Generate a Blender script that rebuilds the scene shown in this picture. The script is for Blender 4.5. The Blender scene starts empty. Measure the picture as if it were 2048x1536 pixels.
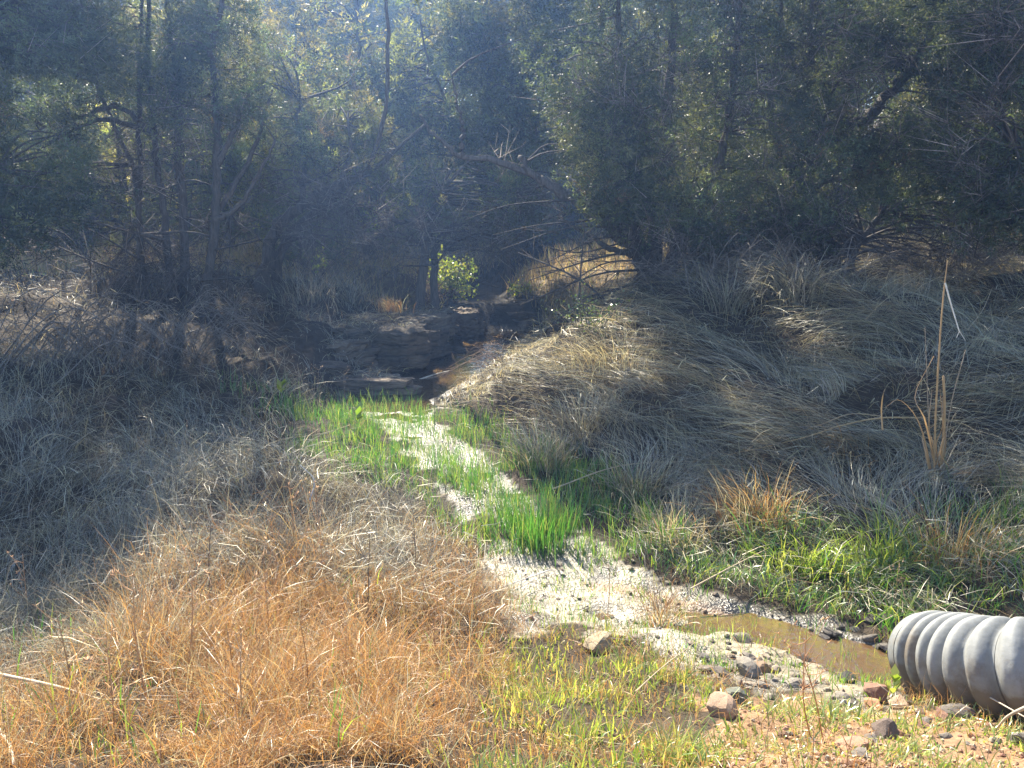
import bpy, bmesh, math, random
import numpy as np
from mathutils import Vector, Matrix

rng = np.random.default_rng(11)
random.seed(11)
S = bpy.context.scene
COL = S.collection

# ------------------------------------------------------------------ camera
CAM = np.array([0.0, 0.0, 2.4])
FPX = 1550.0                                   # focal length in pixels of the 2048 wide frame
PITCH = math.radians(12.65)
CP, SP = math.cos(PITCH), math.sin(PITCH)
cam_d = bpy.data.cameras.new('camera')
cam_d.sensor_width = 36.0
cam_d.lens = 36.0 * FPX / 2048.0
cam_d.clip_start = 0.05
cam_d.clip_end = 2000.0
cam = bpy.data.objects.new('camera', cam_d)
cam.location = CAM
cam.rotation_euler = (math.pi / 2 - PITCH, 0, 0)
COL.objects.link(cam)
S.camera = cam

# ------------------------------------------------------------------ sky, sun, exposure
SUN_EL, SUN_AZ = math.radians(42.0), math.radians(-18.0)      # azimuth from +Y, negative = to the left
SUN = np.array([math.sin(SUN_AZ) * math.cos(SUN_EL), math.cos(SUN_AZ) * math.cos(SUN_EL), math.sin(SUN_EL)])
world = bpy.data.worlds.new('World')
S.world = world
world.use_nodes = True
nt = world.node_tree
bg = nt.nodes['Background']
sky = nt.nodes.new('ShaderNodeTexSky')
sky.sky_type = 'NISHITA'
sky.sun_disc = False
sky.sun_elevation = SUN_EL
sky.sun_rotation = SUN_AZ
sky.air_density = 1.0
sky.dust_density = 0.6
nt.links.new(sky.outputs[0], bg.inputs[0])
bg.inputs[1].default_value = 0.085
sd = bpy.data.lights.new('sun', 'SUN')
sd.energy = 5.0
sd.angle = math.radians(0.55)
sd.color = (1.0, 0.92, 0.76)
sun = bpy.data.objects.new('sun', sd)
sun.rotation_euler = Vector(SUN).to_track_quat('Z', 'Y').to_euler()
sun.location = (-10, 30, 30)
COL.objects.link(sun)
S.view_settings.view_transform = 'Standard'
S.view_settings.look = 'None'
S.view_settings.gamma = 1.0
S.view_settings.use_curve_mapping = False
S.view_settings.exposure = 2.1
S.cycles.max_bounces = 6
S.cycles.diffuse_bounces = 3
S.cycles.glossy_bounces = 2
S.cycles.transmission_bounces = 3
S.cycles.transparent_max_bounces = 8
S.cycles.volume_bounces = 0
S.cycles.sample_clamp_indirect = 6.0
S.cycles.sample_clamp_direct = 40.0
S.cycles.use_denoising = True
HAZE = 0.0038

# ------------------------------------------------------------------ helpers
def ray(px, py):
    u = (px - 1024.0) / FPX
    v = (768.0 - py) / FPX
    return np.array([u, CP + v * SP, -SP + v * CP])

def at(px, py, y):
    r = ray(px, py)
    return CAM + r * (y / r[1])

def mpp(y):
    """metres per photograph pixel at that distance"""
    return y / CP / FPX

def to_px(P):
    d = np.asarray(P) - CAM
    f = d[..., 1] * CP - d[..., 2] * SP
    f = np.where(f < 0.05, 0.05, f)
    u = d[..., 0] / f
    v = (d[..., 1] * SP + d[..., 2] * CP) / f
    return 1024 + FPX * u, 768 - FPX * v

_wr = np.random.default_rng(5)
_W = []
for k in range(5):
    n = 14
    _W.append((_wr.normal(size=(n, 2)), _wr.uniform(0, 6.283, n)))

def noise2(x, y, scale, k=0):
    """smooth pseudo noise about -1..1, features about `scale` metres"""
    w, ph = _W[k % 5]
    out = np.zeros(np.broadcast(x, y).shape)
    for (a, b), p in zip(w, ph):
        out = out + np.sin((a * x + b * y) * (2.6 / scale) + p)
    return out / 3.4

def sstep(a, b, x):
    t = np.clip((np.asarray(x) - a) / (b - a), 0, 1)
    return t * t * (3 - 2 * t)

def in_poly(px, py, poly):
    inside = np.zeros(np.shape(px), bool)
    n = len(poly)
    for i in range(n):
        x0, y0 = poly[i]
        x1, y1 = poly[(i + 1) % n]
        if y0 == y1:
            continue
        c = ((y0 > py) != (y1 > py)) & (px < (x1 - x0) * (py - y0) / (y1 - y0) + x0)
        inside ^= c
    return inside

# ------------------------------------------------------------------ the lie of the land
CREEK = np.array([(3.2, 2.7, .14), (2.35, 3.45, .14), (1.95, 3.76, .135), (1.52, 4.10, .085), (1.16, 4.35, .06), (0.55, 4.66, .07),
                  (0.22, 5.3, .08), (-.08, 6.2, .09), (-.5, 7.3, .10), (-1.2, 8.5, .16), (-1.6, 9.8, .5),
                  (-1.30, 11.5, .75), (-.95, 13.4, .85), (-.45, 15.4, .95), (-.7, 17.5, .4), (-.2, 22, .3), (2, 30, .2), (6, 60, .2)])

def creek_dist(x, y):
    x = np.asarray(x, float); y = np.asarray(y, float)
    best = np.full(np.broadcast(x, y).shape, 1e9)
    side = np.zeros_like(best); wid = np.zeros_like(best)
    for i in range(len(CREEK) - 1):
        ax, ay, aw = CREEK[i]; bx, by, bw = CREEK[i + 1]
        dx, dy = bx - ax, by - ay
        L = dx * dx + dy * dy
        t = np.clip(((x - ax) * dx + (y - ay) * dy) / L, 0, 1)
        ex, ey = x - (ax + t * dx), y - (ay + t * dy)
        d = np.sqrt(ex * ex + ey * ey)
        m = d < best
        best = np.where(m, d, best)
        side = np.where(m, np.sign(ex * dy - ey * dx), side)       # + = right bank
        wid = np.where(m, aw + t * (bw - aw), wid)
    return best, side, wid

def hgt(x, y):
    x = np.asarray(x, float); y = np.asarray(y, float)
    d, side, w = creek_dist(x, y)
    flat = np.interp(y, [3.5, 4.1, 4.6, 5.3, 8.5, 9.6, 10.5], [.14, .22, .60, .42, .38, .2, .05])
    e = np.maximum(0, d - w)
    lip = e
    flat = flat + np.where(side > 0, np.interp(y, [4.4, 5.2, 6.4, 7.4, 8.6], [0, .35, .5, .3, 0]), 0)
    e = np.maximum(0, e - flat)
    AR = np.interp(y, [3, 5.5, 8, 11, 14, 20, 60], [.45, .62, .95, 1.38, 1.5, 1.4, 1.2])
    AL = np.interp(y, [3, 5, 8, 11, 14, 20, 60], [.30, .36, .55, 1.0, 1.15, 1.1, 1.0])
    zr = AR * (1 - np.exp(-(e / 1.75) ** 1.35))
    zl = AL * (1 - np.exp(-e / 1.35))
    bank = np.where(side > 0, zr, zl)
    bed = -.06 * (1 - sstep(0, .12, lip)) * (1 - .6 * sstep(4.2, 4.4, y) * (1 - sstep(8.5, 9.5, y))) + .008 + .022 * sstep(4.25, 4.6, y) * (1 - sstep(8.5, 9.5, y)) + .5 * sstep(15.6, 16.4, y) * (1 - sstep(.0, 2.5, e))
    z = bank + bed
    far = np.maximum(0, y - 16)
    z = z + .025 * far + .17 * np.maximum(0, np.minimum(y, 90) - 26)
    # mounds of matted grass on the banks, little lumps in the mud
    amt = sstep(.1, 1.2, e)
    z = z + amt * (.10 * noise2(x, y, 1.5, 0) + .075 * noise2(x, y, .62, 1)) * np.where(y < 4.2, .55, 1.0)
    near = np.where(y < 18, 1.0, 0.0)
    z = z + near * (.018 * noise2(x, y, .33, 2) + .012 * noise2(x, y, .12, 3))
    # embankment of the track the picture is taken from
    sl = np.interp(x, [-1.5, 1.6], [.30, .46])
    ze = .95 - sl * np.maximum(0, y - 1.5) + .02 * noise2(x, y, .5, 4)
    ze = np.where(y < 1.5, .95, ze)
    k = .10
    h = np.clip(.5 + .5 * (ze - z) / k, 0, 1)
    z = z * (1 - h) + ze * h + k * h * (1 - h)
    return z

def gp(px, py):
    """where a photograph pixel meets the ground"""
    r = ray(px, py)
    t = np.linspace(1.0, 40, 4000)
    P = CAM + np.outer(t, r)
    below = P[:, 2] < hgt(P[:, 0], P[:, 1])
    i = int(np.argmax(below)) if below.any() else len(t) - 1
    p = P[i].copy()
    p[2] = float(hgt(p[0], p[1]))
    return p

# where the photograph shows sun on the ground (used to open the crowns above, so the light falls through)
LIT = [
    [(-300, 1230), (120, 1230), (330, 1150), (520, 1080), (640, 990), (800, 1030), (950, 1080), (1000, 1060), (1010, 985),
     (1130, 995), (1140, 1100), (1240, 1060), (1420, 1030), (1490, 985), (1560, 1030), (1600, 1095), (1760, 1095), (1900, 1170), (2400, 1220), (2400, 1800), (-300, 1800)],
    [(580, 820), (820, 795), (930, 870), (920, 960), (690, 970), (590, 940)],
    [(815, 845), (875, 785), (985, 722), (1095, 672), (1240, 628), (1305, 670), (1285, 760), (1190, 800), (1025, 838), (1025, 908), (845, 895)],
    [(1410, 885), (1560, 872), (1640, 900), (1600, 962), (1430, 958)],
    [(1745, 870), (1820, 870), (1815, 895), (1745, 895)],
    [(1080, 485), (1255, 485), (1255, 565), (1060, 565)],
    [(-50, 555), (210, 560), (210, 625), (-50, 625)],
]
SHAFT = [(at(900, 530, 16.6), .7), (at(1880, 630, 6.0), .35), (at(640, 600, 14.0), .3), (at(1665, 780, 8.4), .25), (at(1655, 525, 13.5), .4), (at(800, 430, 14.5), .5)]

def lit_hit(C):
    """does a point's shadow fall on a sunlit patch?"""
    return lit_hit_(C, 0.0) | lit_hit_(C, .3)

def lit_hit_(C, up):
    C = np.atleast_2d(C)
    t = np.maximum(0, C[:, 2] - .6) / SUN[2]
    for _ in range(3):
        G = C - SUN * t[:, None]
        t = t + (G[:, 2] - up - hgt(G[:, 0], G[:, 1])) / SUN[2]
        t = np.maximum(0, t)
    G = C - SUN * t[:, None]
    px, py = to_px(G)
    m = np.zeros(len(C), bool)
    for poly in LIT:
        m |= in_poly(px, py, poly)
    m &= t > .9
    for c, r in SHAFT:
        d = C - c
        s = d @ SUN
        q = d - s[:, None] * SUN
        m |= (np.linalg.norm(q, axis=1) < r + .15) & (s > .3)
    return m

# ------------------------------------------------------------------ mesh building
class MB:
    def __init__(self):
        self.v = []; self.q = []; self.t = []; self.c = []; self.n = 0
    def add(self, v, quads=None, tris=None, col=None):
        v = np.asarray(v, float).reshape(-1, 3)
        if quads is not None and len(quads): self.q.append(np.asarray(quads, np.int64).reshape(-1, 4) + self.n)
        if tris is not None and len(tris): self.t.append(np.asarray(tris, np.int64).reshape(-1, 3) + self.n)
        self.v.append(v)
        if col is None: col = (1, 1, 1)
        col = np.asarray(col, float)
        if col.ndim == 1: col = np.tile(col[:3], (len(v), 1))
        self.c.append(col)
        self.n += len(v)
    def mesh(self, name, mat, smooth=True):
        me = bpy.data.meshes.new(name)
        if not self.v: return me
        V = np.concatenate(self.v).astype(np.float32)
        Cc = np.concatenate(self.c).astype(np.float32)
        Q = np.concatenate(self.q) if self.q else np.zeros((0, 4), np.int64)
        T = np.concatenate(self.t) if self.t else np.zeros((0, 3), np.int64)
        nl = len(Q) * 4 + len(T) * 3
        me.vertices.add(len(V)); me.vertices.foreach_set('co', V.ravel())
        me.loops.add(nl)
        me.loops.foreach_set('vertex_index', np.concatenate([Q.ravel(), T.ravel()]).astype(np.int32))
        me.polygons.add(len(Q) + len(T))
        st = np.concatenate([np.arange(len(Q)) * 4, len(Q) * 4 + np.arange(len(T)) * 3]).astype(np.int32)
        me.polygons.foreach_set('loop_start', st)
        me.polygons.foreach_set('use_smooth', np.full(len(Q) + len(T), smooth))
        me.update(calc_edges=True)
        a = me.attributes.new('Col', 'FLOAT_COLOR', 'POINT')
        a.data.foreach_set('color', np.concatenate([Cc, np.ones((len(Cc), 1), np.float32)], 1).ravel())
        me.materials.append(mat)
        return me
    def build(self, name, mat, parent=None, smooth=True):
        o = bpy.data.objects.new(name, self.mesh(name, mat, smooth))
        COL.objects.link(o)
        if parent is not None:
            o.parent = parent
            o.matrix_parent_inverse = Matrix.Translation(-parent.location) if parent.type == 'EMPTY' and parent.parent is None else Matrix.Identity(4)
        return o

def tag(o, label=None, cat=None, group=None, kind=None):
    if label: o['label'] = label
    if cat: o['category'] = cat
    if group: o['group'] = group
    if kind: o['kind'] = kind
    return o

def empty(name, loc, label, cat, group=None):
    o = bpy.data.objects.new(name, None)
    o.empty_display_size = .1
    o.location = loc
    COL.objects.link(o)
    return tag(o, label, cat, group)

def smooth_path(P, n):
    """Catmull-Rom through the points"""
    P = np.asarray(P, float)
    if len(P) == 2:
        t = np.linspace(0, 1, n)[:, None]
        return P[0] * (1 - t) + P[1] * t
    Q = np.vstack([2 * P[0] - P[1], P, 2 * P[-1] - P[-2]])
    out = []
    m = len(P) - 1
    for s in np.linspace(0, m - 1e-6, n):
        i = int(s); t = s - i
        a, b, c, d = Q[i], Q[i + 1], Q[i + 2], Q[i + 3]
        out.append(.5 * ((2 * b) + (-a + c) * t + (2 * a - 5 * b + 4 * c - d) * t * t + (-a + 3 * b - 3 * c + d) * t ** 3))
    return np.array(out)

def tube(mb, P, R, sides=6, col=(1, 1, 1), cap=True, flute=0.0):
    P = np.asarray(P, float); n = len(P)
    R = np.broadcast_to(np.asarray(R, float), (n,)) if np.ndim(R) else np.full(n, float(R))
    T = np.gradient(P, axis=0)
    T /= np.linalg.norm(T, axis=1)[:, None] + 1e-9
    up = np.array([0, 0, 1.0]) if abs(T[0][2]) < .9 else np.array([1.0, 0, 0])
    N = np.cross(T, up); N /= np.linalg.norm(N, axis=1)[:, None] + 1e-9
    B = np.cross(T, N)
    a = np.linspace(0, 2 * math.pi, sides, endpoint=False)
    rr = R[:, None] * (1 + flute * np.sin(a * 3 + 1)[None, :] + flute * .6 * np.sin(a * 5)[None, :])
    V = P[:, None, :] + rr[:, :, None] * (np.cos(a)[None, :, None] * N[:, None, :] + np.sin(a)[None, :, None] * B[:, None, :])
    i = np.arange(n - 1)[:, None] * sides; j = np.arange(sides)[None, :]; k = (j + 1) % sides
    Q = np.stack([i + j, i + k, i + sides + k, i + sides + j], -1).reshape(-1, 4)
    V = V.reshape(-1, 3)
    tris = None
    if cap:
        V = np.vstack([V, P[-1] + T[-1] * R[-1] * .6])
        b = (n - 1) * sides
        tris = [(b + s, b + (s + 1) % sides, len(V) - 1) for s in range(sides)]
    mb.add(V, Q, tris, col)

def cones(mb, A, Bv, r, col):
    """many thin three sided twigs, from points A to points B"""
    A = np.asarray(A, float); Bv = np.asarray(Bv, float); n = len(A)
    if n == 0: return
    T = Bv - A; T /= np.linalg.norm(T, axis=1)[:, None] + 1e-9
    ref = np.where(np.abs(T[:, 2:3]) < .9, np.array([[0, 0, 1.0]]), np.array([[1.0, 0, 0]]))
    N = np.cross(T, ref); N /= np.linalg.norm(N, axis=1)[:, None] + 1e-9
    M = np.cross(T, N)
    r = np.broadcast_to(r, (n,))[:, None]
    V = np.empty((n, 4, 3))
    for s in range(3):
        a = s * 2.0944
        V[:, s] = A + r * (math.cos(a) * N + math.sin(a) * M)
    V[:, 3] = Bv
    b = np.arange(n)[:, None] * 4
    tr = np.concatenate([b + np.array([[0, 1, 3]]), b + np.array([[1, 2, 3]]), b + np.array([[2, 0, 3]])])
    col = np.asarray(col, float)
    c = np.repeat(col, 4, 0) if col.ndim == 2 else col
    mb.add(V.reshape(-1, 3), None, tr, c)

def blades(mb, base, az, th0, th1, L, W, col, nseg=3, ground=True, clear=.015, tipcol=None, curl=None):
    """grass: curved tapering ribbons. az heading, th0..th1 lean from upright at root and tip."""
    N = len(base)
    if N == 0: return
    hd = np.stack([np.cos(az), np.sin(az)], 1)
    P = np.empty((N, nseg + 1, 3)); P[:, 0] = base
    for s in range(nseg):
        f = (s + .5) / nseg
        th = th0 + (th1 - th0) * f
        a = az if curl is None else az + curl * f
        st = L / nseg
        P[:, s + 1, 0] = P[:, s, 0] + np.cos(a) * np.sin(th) * st
        P[:, s + 1, 1] = P[:, s, 1] + np.sin(a) * np.sin(th) * st
        P[:, s + 1, 2] = P[:, s, 2] + np.cos(th) * st
    if ground:
        g = hgt(P[:, 1:, 0], P[:, 1:, 1])
        P[:, 1:, 2] = np.maximum(P[:, 1:, 2], g + clear * (0.3 + 1.7 * rng.random((N, 1))))
    roll = rng.uniform(-1, 1, N)
    wv = np.stack([-hd[:, 1], hd[:, 0], roll * .8], 1)
    wv /= np.linalg.norm(wv, axis=1)[:, None]
    V = np.empty((N, 2 * nseg + 1, 3)); C = np.empty((N, 2 * nseg + 1, 3))
    tc = col if tipcol is None else tipcol
    for s in range(nseg):
        w = (W * (1 - .55 * (s / nseg)))[:, None] * .5
        V[:, 2 * s] = P[:, s] - wv * w
        V[:, 2 * s + 1] = P[:, s] + wv * w
        m = s / nseg
        C[:, 2 * s] = C[:, 2 * s + 1] = col * (1 - m) + tc * m
    V[:, -1] = P[:, -1]; C[:, -1] = tc
    b = (np.arange(N) * (2 * nseg + 1))[:, None]
    Q = [b + np.array([[2 * s, 2 * s + 1, 2 * s + 3, 2 * s + 2]]) for s in range(nseg - 1)]
    T = b + np.array([[2 * nseg - 2, 2 * nseg - 1, 2 * nseg]])
    mb.add(V.reshape(-1, 3), np.concatenate(Q) if Q else None, T, C.reshape(-1, 3))

def pick(cols, n, jit=.18):
    cols = np.asarray(cols, float)
    c = cols[rng.integers(0, len(cols), n)]
    return np.clip(c * rng.uniform(1 - jit, 1 + jit, (n, 1)) * rng.uniform(.94, 1.06, (n, 3)), .004, .9)

# ------------------------------------------------------------------ materials
def new_mat(name):
    m = bpy.data.materials.new(name); m.use_nodes = True
    n = m.node_tree.nodes
    for x in list(n):
        if x.type != 'OUTPUT_MATERIAL': n.remove(x)
    return m, n, m.node_tree.links, n['Material Output']

def N_(n, t, **k):
    x = n.new(t)
    for a, b in k.items(): setattr(x, a, b)
    return x

def leaf_mat(name, trans=.45, gloss=.05, rough=.45, tint=(1.0, 1.0, .8)):
    m, n, l, out = new_mat(name)
    at_ = N_(n, 'ShaderNodeAttribute', attribute_name='Col')
    df = n.new('ShaderNodeBsdfDiffuse'); tr = n.new('ShaderNodeBsdfTranslucent')
    mul = N_(n, 'ShaderNodeMix', data_type='RGBA', blend_type='MULTIPLY'); mul.inputs[0].default_value = 1
    mul.inputs[7].default_value = (*tint, 1)
    l.new(at_.outputs['Color'], df.inputs['Color'])
    l.new(at_.outputs['Color'], mul.inputs[6]); l.new(mul.outputs[2], tr.inputs['Color'])
    mx = n.new('ShaderNodeMixShader'); mx.inputs[0].default_value = trans
    l.new(df.outputs[0], mx.inputs[1]); l.new(tr.outputs[0], mx.inputs[2])
    gl = n.new('ShaderNodeBsdfGlossy'); gl.inputs['Roughness'].default_value = rough
    gl.inputs['Color'].default_value = (1, 1, 1, 1)
    m2 = n.new('ShaderNodeMixShader'); m2.inputs[0].default_value = gloss
    l.new(mx.outputs[0], m2.inputs[1]); l.new(gl.outputs[0], m2.inputs[2])
    l.new(m2.outputs[0], out.inputs[0])
    return m

def rough_mat(name, use_attr=True, c1=(.2, .15, .1), c2=(.1, .08, .06), scale=8.0, rough=.85, bump=.4, bscale=30.0, bdist=.02, spec=.3, stretch=None):
    m, n, l, out = new_mat(name)
    bs = n.new('ShaderNodeBsdfPrincipled'); l.new(bs.outputs[0], out.inputs[0])
    bs.inputs['Roughness'].default_value = rough
    bs.inputs['Specular IOR Level'].default_value = spec
    tc = n.new('ShaderNodeTexCoord')
    src = tc.outputs['Object']
    if stretch:
        mp = n.new('ShaderNodeMapping'); mp.inputs['Scale'].default_value = stretch
        l.new(src, mp.inputs['Vector']); src = mp.outputs[0]
    no = n.new('ShaderNodeTexNoise'); no.inputs['Scale'].default_value = scale; no.inputs['Detail'].default_value = 6
    no.inputs['Roughness'].default_value = .65
    l.new(src, no.inputs['Vector'])
    rp = n.new('ShaderNodeValToRGB')
    rp.color_ramp.elements[0].position = .32; rp.color_ramp.elements[0].color = (*c2, 1)
    rp.color_ramp.elements[1].position = .68; rp.color_ramp.elements[1].color = (*c1, 1)
    l.new(no.outputs[0], rp.inputs[0])
    c = rp.outputs[0]
    if use_attr:
        a = N_(n, 'ShaderNodeAttribute', attribute_name='Col')
        mul = N_(n, 'ShaderNodeMix', data_type='RGBA', blend_type='MULTIPLY'); mul.inputs[0].default_value = 1
        l.new(c, mul.inputs[6]); l.new(a.outputs['Color'], mul.inputs[7]); c = mul.outputs[2]
    l.new(c, bs.inputs['Base Color'])
    n2 = n.new('ShaderNodeTexNoise'); n2.inputs['Scale'].default_value = bscale; n2.inputs['Detail'].default_value = 5
    l.new(src, n2.inputs['Vector'])
    bp = n.new('ShaderNodeBump'); bp.inputs['Strength'].default_value = bump; bp.inputs['Distance'].default_value = bdist
    l.new(n2.outputs[0], bp.inputs['Height']); l.new(bp.outputs[0], bs.inputs['Normal'])
    return m

M_DRY = leaf_mat('dry_grass', .42, .05, .42, (1.0, .93, .78))
M_GREEN = leaf_mat('green_grass', .55, .06, .35, (1.15, 1.1, .55))
M_JUN = leaf_mat('juniper_foliage', .52, .05, .45, (1.35, 1.2, .6))
M_LEAF = leaf_mat('broad_leaf', .55, .06, .35, (1.15, 1.1, .5))
M_BARK = rough_mat('juniper_bark', True, (.150, .132, .120), (.060, .053, .048), 14, .9, .7, 40, .012, .2, (3, 3, .35))
M_TWIG = rough_mat('dead_twig', True, (1, 1, 1), (.72, .7, .68), 20, .75, .3, 60, .004, .35)
M_ROCK = rough_mat('ledge_rock', True, (.36, .29, .21), (.085, .07, .058), 3.5, .85, 1.0, 9, .05, .25, (1, 1, 4.0))
M_STONE = rough_mat('loose_stone', True, (1.0, 1.0, 1.0), (.62, .58, .55), 18, .8, .5, 55, .01, .3)

def ground_mat():
    m, n, l, out = new_mat('ground_surface')
    bs = n.new('ShaderNodeBsdfPrincipled'); l.new(bs.outputs[0], out.inputs[0])
    tc = n.new('ShaderNodeTexCoord')
    col = N_(n, 'ShaderNodeAttribute', attribute_name='Col')
    msk = N_(n, 'ShaderNodeAttribute', attribute_name='mud')
    no = n.new('ShaderNodeTexNoise'); no.inputs['Scale'].default_value = 9; no.inputs['Detail'].default_value = 8; no.inputs['Roughness'].default_value = .7
    l.new(tc.outputs['Object'], no.inputs['Vector'])
    rp = n.new('ShaderNodeValToRGB'); rp.color_ramp.elements[0].position = .3; rp.color_ramp.elements[0].color = (.42, .42, .42, 1)
    rp.color_ramp.elements[1].position = .72; rp.color_ramp.elements[1].color = (1.25, 1.22, 1.18, 1)
    l.new(no.outputs[0], rp.inputs[0])
    mul = N_(n, 'ShaderNodeMix', data_type='RGBA', blend_type='MULTIPLY'); mul.inputs[0].default_value = 1
    l.new(col.outputs['Color'], mul.inputs[6]); l.new(rp.outputs[0], mul.inputs[7])
    l.new(mul.outputs[2], bs.inputs['Base Color'])
    # wet mud is glossy in patches
    n3 = n.new('ShaderNodeTexNoise'); n3.inputs['Scale'].default_value = 16; n3.inputs['Detail'].default_value = 6
    l.new(tc.outputs['Object'], n3.inputs['Vector'])
    wet = N_(n, 'ShaderNodeMapRange'); wet.inputs['From Min'].default_value = .38; wet.inputs['From Max'].default_value = .62
    wet.inputs['To Min'].default_value = .24; wet.inputs['To Max'].default_value = .5
    l.new(n3.outputs[0], wet.inputs['Value'])
    rm = N_(n, 'ShaderNodeMix', data_type='FLOAT'); rm.inputs[2].default_value = .9
    l.new(msk.outputs['Fac'], rm.inputs[0]); l.new(wet.outputs[0], rm.inputs[3])
    l.new(rm.outputs[0], bs.inputs['Roughness'])
    sm = N_(n, 'ShaderNodeMix', data_type='FLOAT'); sm.inputs[2].default_value = .15; sm.inputs[3].default_value = .75
    l.new(msk.outputs['Fac'], sm.inputs[0]); l.new(sm.outputs[0], bs.inputs['Specular IOR Level'])
    n2 = n.new('ShaderNodeTexNoise'); n2.inputs['Scale'].default_value = 30; n2.inputs['Detail'].default_value = 9; n2.inputs['Roughness'].default_value = .62
    l.new(tc.outputs['Object'], n2.inputs['Vector'])
    vo = n.new('ShaderNodeTexVoronoi'); vo.inputs['Scale'].default_value = 62
    l.new(tc.outputs['Object'], vo.inputs['Vector'])
    ad = N_(n, 'ShaderNodeMath', operation='MULTIPLY_ADD'); ad.inputs[1].default_value = .3; l.new(vo.outputs['Distance'], ad.inputs[0]); l.new(n2.outputs[0], ad.inputs[2])
    bp = n.new('ShaderNodeBump'); bp.inputs['Strength'].default_value = .9; bp.inputs['Distance'].default_value = .022
    l.new(ad.outputs[0], bp.inputs['Height']); l.new(bp.outputs[0], bs.inputs['Normal'])
    return m

def water_mat(name='creek_water', murk=.6, tone=(.34, .19, .08)):
    m, n, l, out = new_mat(name)
    tp = n.new('ShaderNodeBsdfTransparent'); tp.inputs['Color'].default_value = (.62, .50, .32, 1)
    gl = n.new('ShaderNodeBsdfGlossy'); gl.inputs['Roughness'].default_value = .06
    fr = n.new('ShaderNodeFresnel'); fr.inputs['IOR'].default_value = 1.33
    tc = n.new('ShaderNodeTexCoord')
    no = n.new('ShaderNodeTexNoise'); no.inputs['Scale'].default_value = 22; no.inputs['Detail'].default_value = 4
    l.new(tc.outputs['Object'], no.inputs['Vector'])
    bp = n.new('ShaderNodeBump'); bp.inputs['Strength'].default_value = .4; bp.inputs['Distance'].default_value = .01
    l.new(no.outputs[0], bp.inputs['Height'])
    l.new(bp.outputs[0], gl.inputs['Normal']); l.new(bp.outputs[0], fr.inputs['Normal'])
    df = n.new('ShaderNodeBsdfDiffuse'); df.inputs['Color'].default_value = (*tone, 1)
    mk = n.new('ShaderNodeMixShader'); mk.inputs[0].default_value = murk
    l.new(tp.outputs[0], mk.inputs[1]); l.new(df.outputs[0], mk.inputs[2])
    mx = n.new('ShaderNodeMixShader')
    half = N_(n, 'ShaderNodeMath', operation='MULTIPLY'); half.inputs[1].default_value = .6; l.new(fr.outputs[0], half.inputs[0])
    l.new(half.outputs[0], mx.inputs[0]); l.new(mk.outputs[0], mx.inputs[1]); l.new(gl.outputs[0], mx.inputs[2])
    l.new(mx.outputs[0], out.inputs[0])
    return m
M_GROUND, M_WATER = ground_mat(), water_mat()

# ------------------------------------------------------------------ ground
MUD = [
    [(980, 1110), (1060, 1060), (1240, 1090), (1330, 1160), (1500, 1215), (1800, 1290), (1800, 1420), (1700, 1400), (1560, 1380), (1400, 1370), (1300, 1300),
     (1230, 1265), (1060, 1260), (1020, 1200)],
    [(770, 850), (850, 850), (900, 890), (890, 940), (830, 940), (790, 890)], [(900, 970), (970, 970), (1000, 1040), (930, 1040)],
    [(690, 790), (900, 700), (1050, 640), (1060, 690), (900, 770), (800, 840)],
]
GRAVEL = [[(1380, 1400), (1560, 1390), (1700, 1420), (1860, 1420), (2500, 1470), (2500, 2200), (1300, 2200), (1350, 1540), (1420, 1470)]]
GREEN_A = [[(560, 815), (800, 800), (860, 870), (1000, 800), (1030, 880), (1120, 890), (1240, 940), (1320, 1020), (1330, 1090), (1230, 1120), (1000, 1110), (900, 1080), (850, 990), (700, 960), (600, 930)],
           [(820, 830), (1000, 830), (1040, 900), (870, 900)]]
GREEN_B = [[(1480, 1090), (1580, 1040), (1800, 1060), (1900, 1100), (2060, 1180), (2080, 1300), (1900, 1260), (1740, 1290), (1560, 1230), (1380, 1200), (1290, 1130), (1320, 1080)],
           [(1860, 1000), (2080, 980), (2080, 1180), (1880, 1110)]]
GREEN_C = [[(980, 1290), (1180, 1260), (1280, 1300), (1420, 1330), (1440, 1400), (1400, 1470), (1300, 1800), (900, 1800), (960, 1420)]]
GREEN_D = [[(1380, 1440), (1500, 1400), (1850, 1400), (2200, 1420), (2200, 1800), (1250, 1800)]]
GREEN_E = [[(430, 750), (560, 770), (640, 830), (620, 900), (480, 840)]]

def any_poly(px, py, polys, jit=0):
    if jit:
        px = px + rng.normal(0, jit, np.shape(px)); py = py + rng.normal(0, jit * .6, np.shape(py))
    m = np.zeros(np.shape(px), bool)
    for p in polys: m |= in_poly(px, py, p)
    return m

def axis(lo, hi, step, far, grow=1.16):
    a = list(np.arange(lo, hi + 1e-6, step))
    s, x = step, hi
    while x < far: s *= grow; x += s; a.append(x)
    s, x = step, lo; b = []
    while x > -far: s *= grow; x -= s; b.append(x)
    return np.array(b[::-1] + a)

def ax_y():
    a = list(np.arange(1.4, 6.5, .035)) + list(np.arange(6.5, 13, .06)) + list(np.arange(13, 24, .14))
    s, x = .14, a[-1]
    while x < 600: s *= 1.15; x += s; a.append(x)
    s, x = .035, a[0]; b = []
    while x > -300: s *= 1.2; x -= s; b.append(x)
    return np.array(b[::-1] + a)

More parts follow.
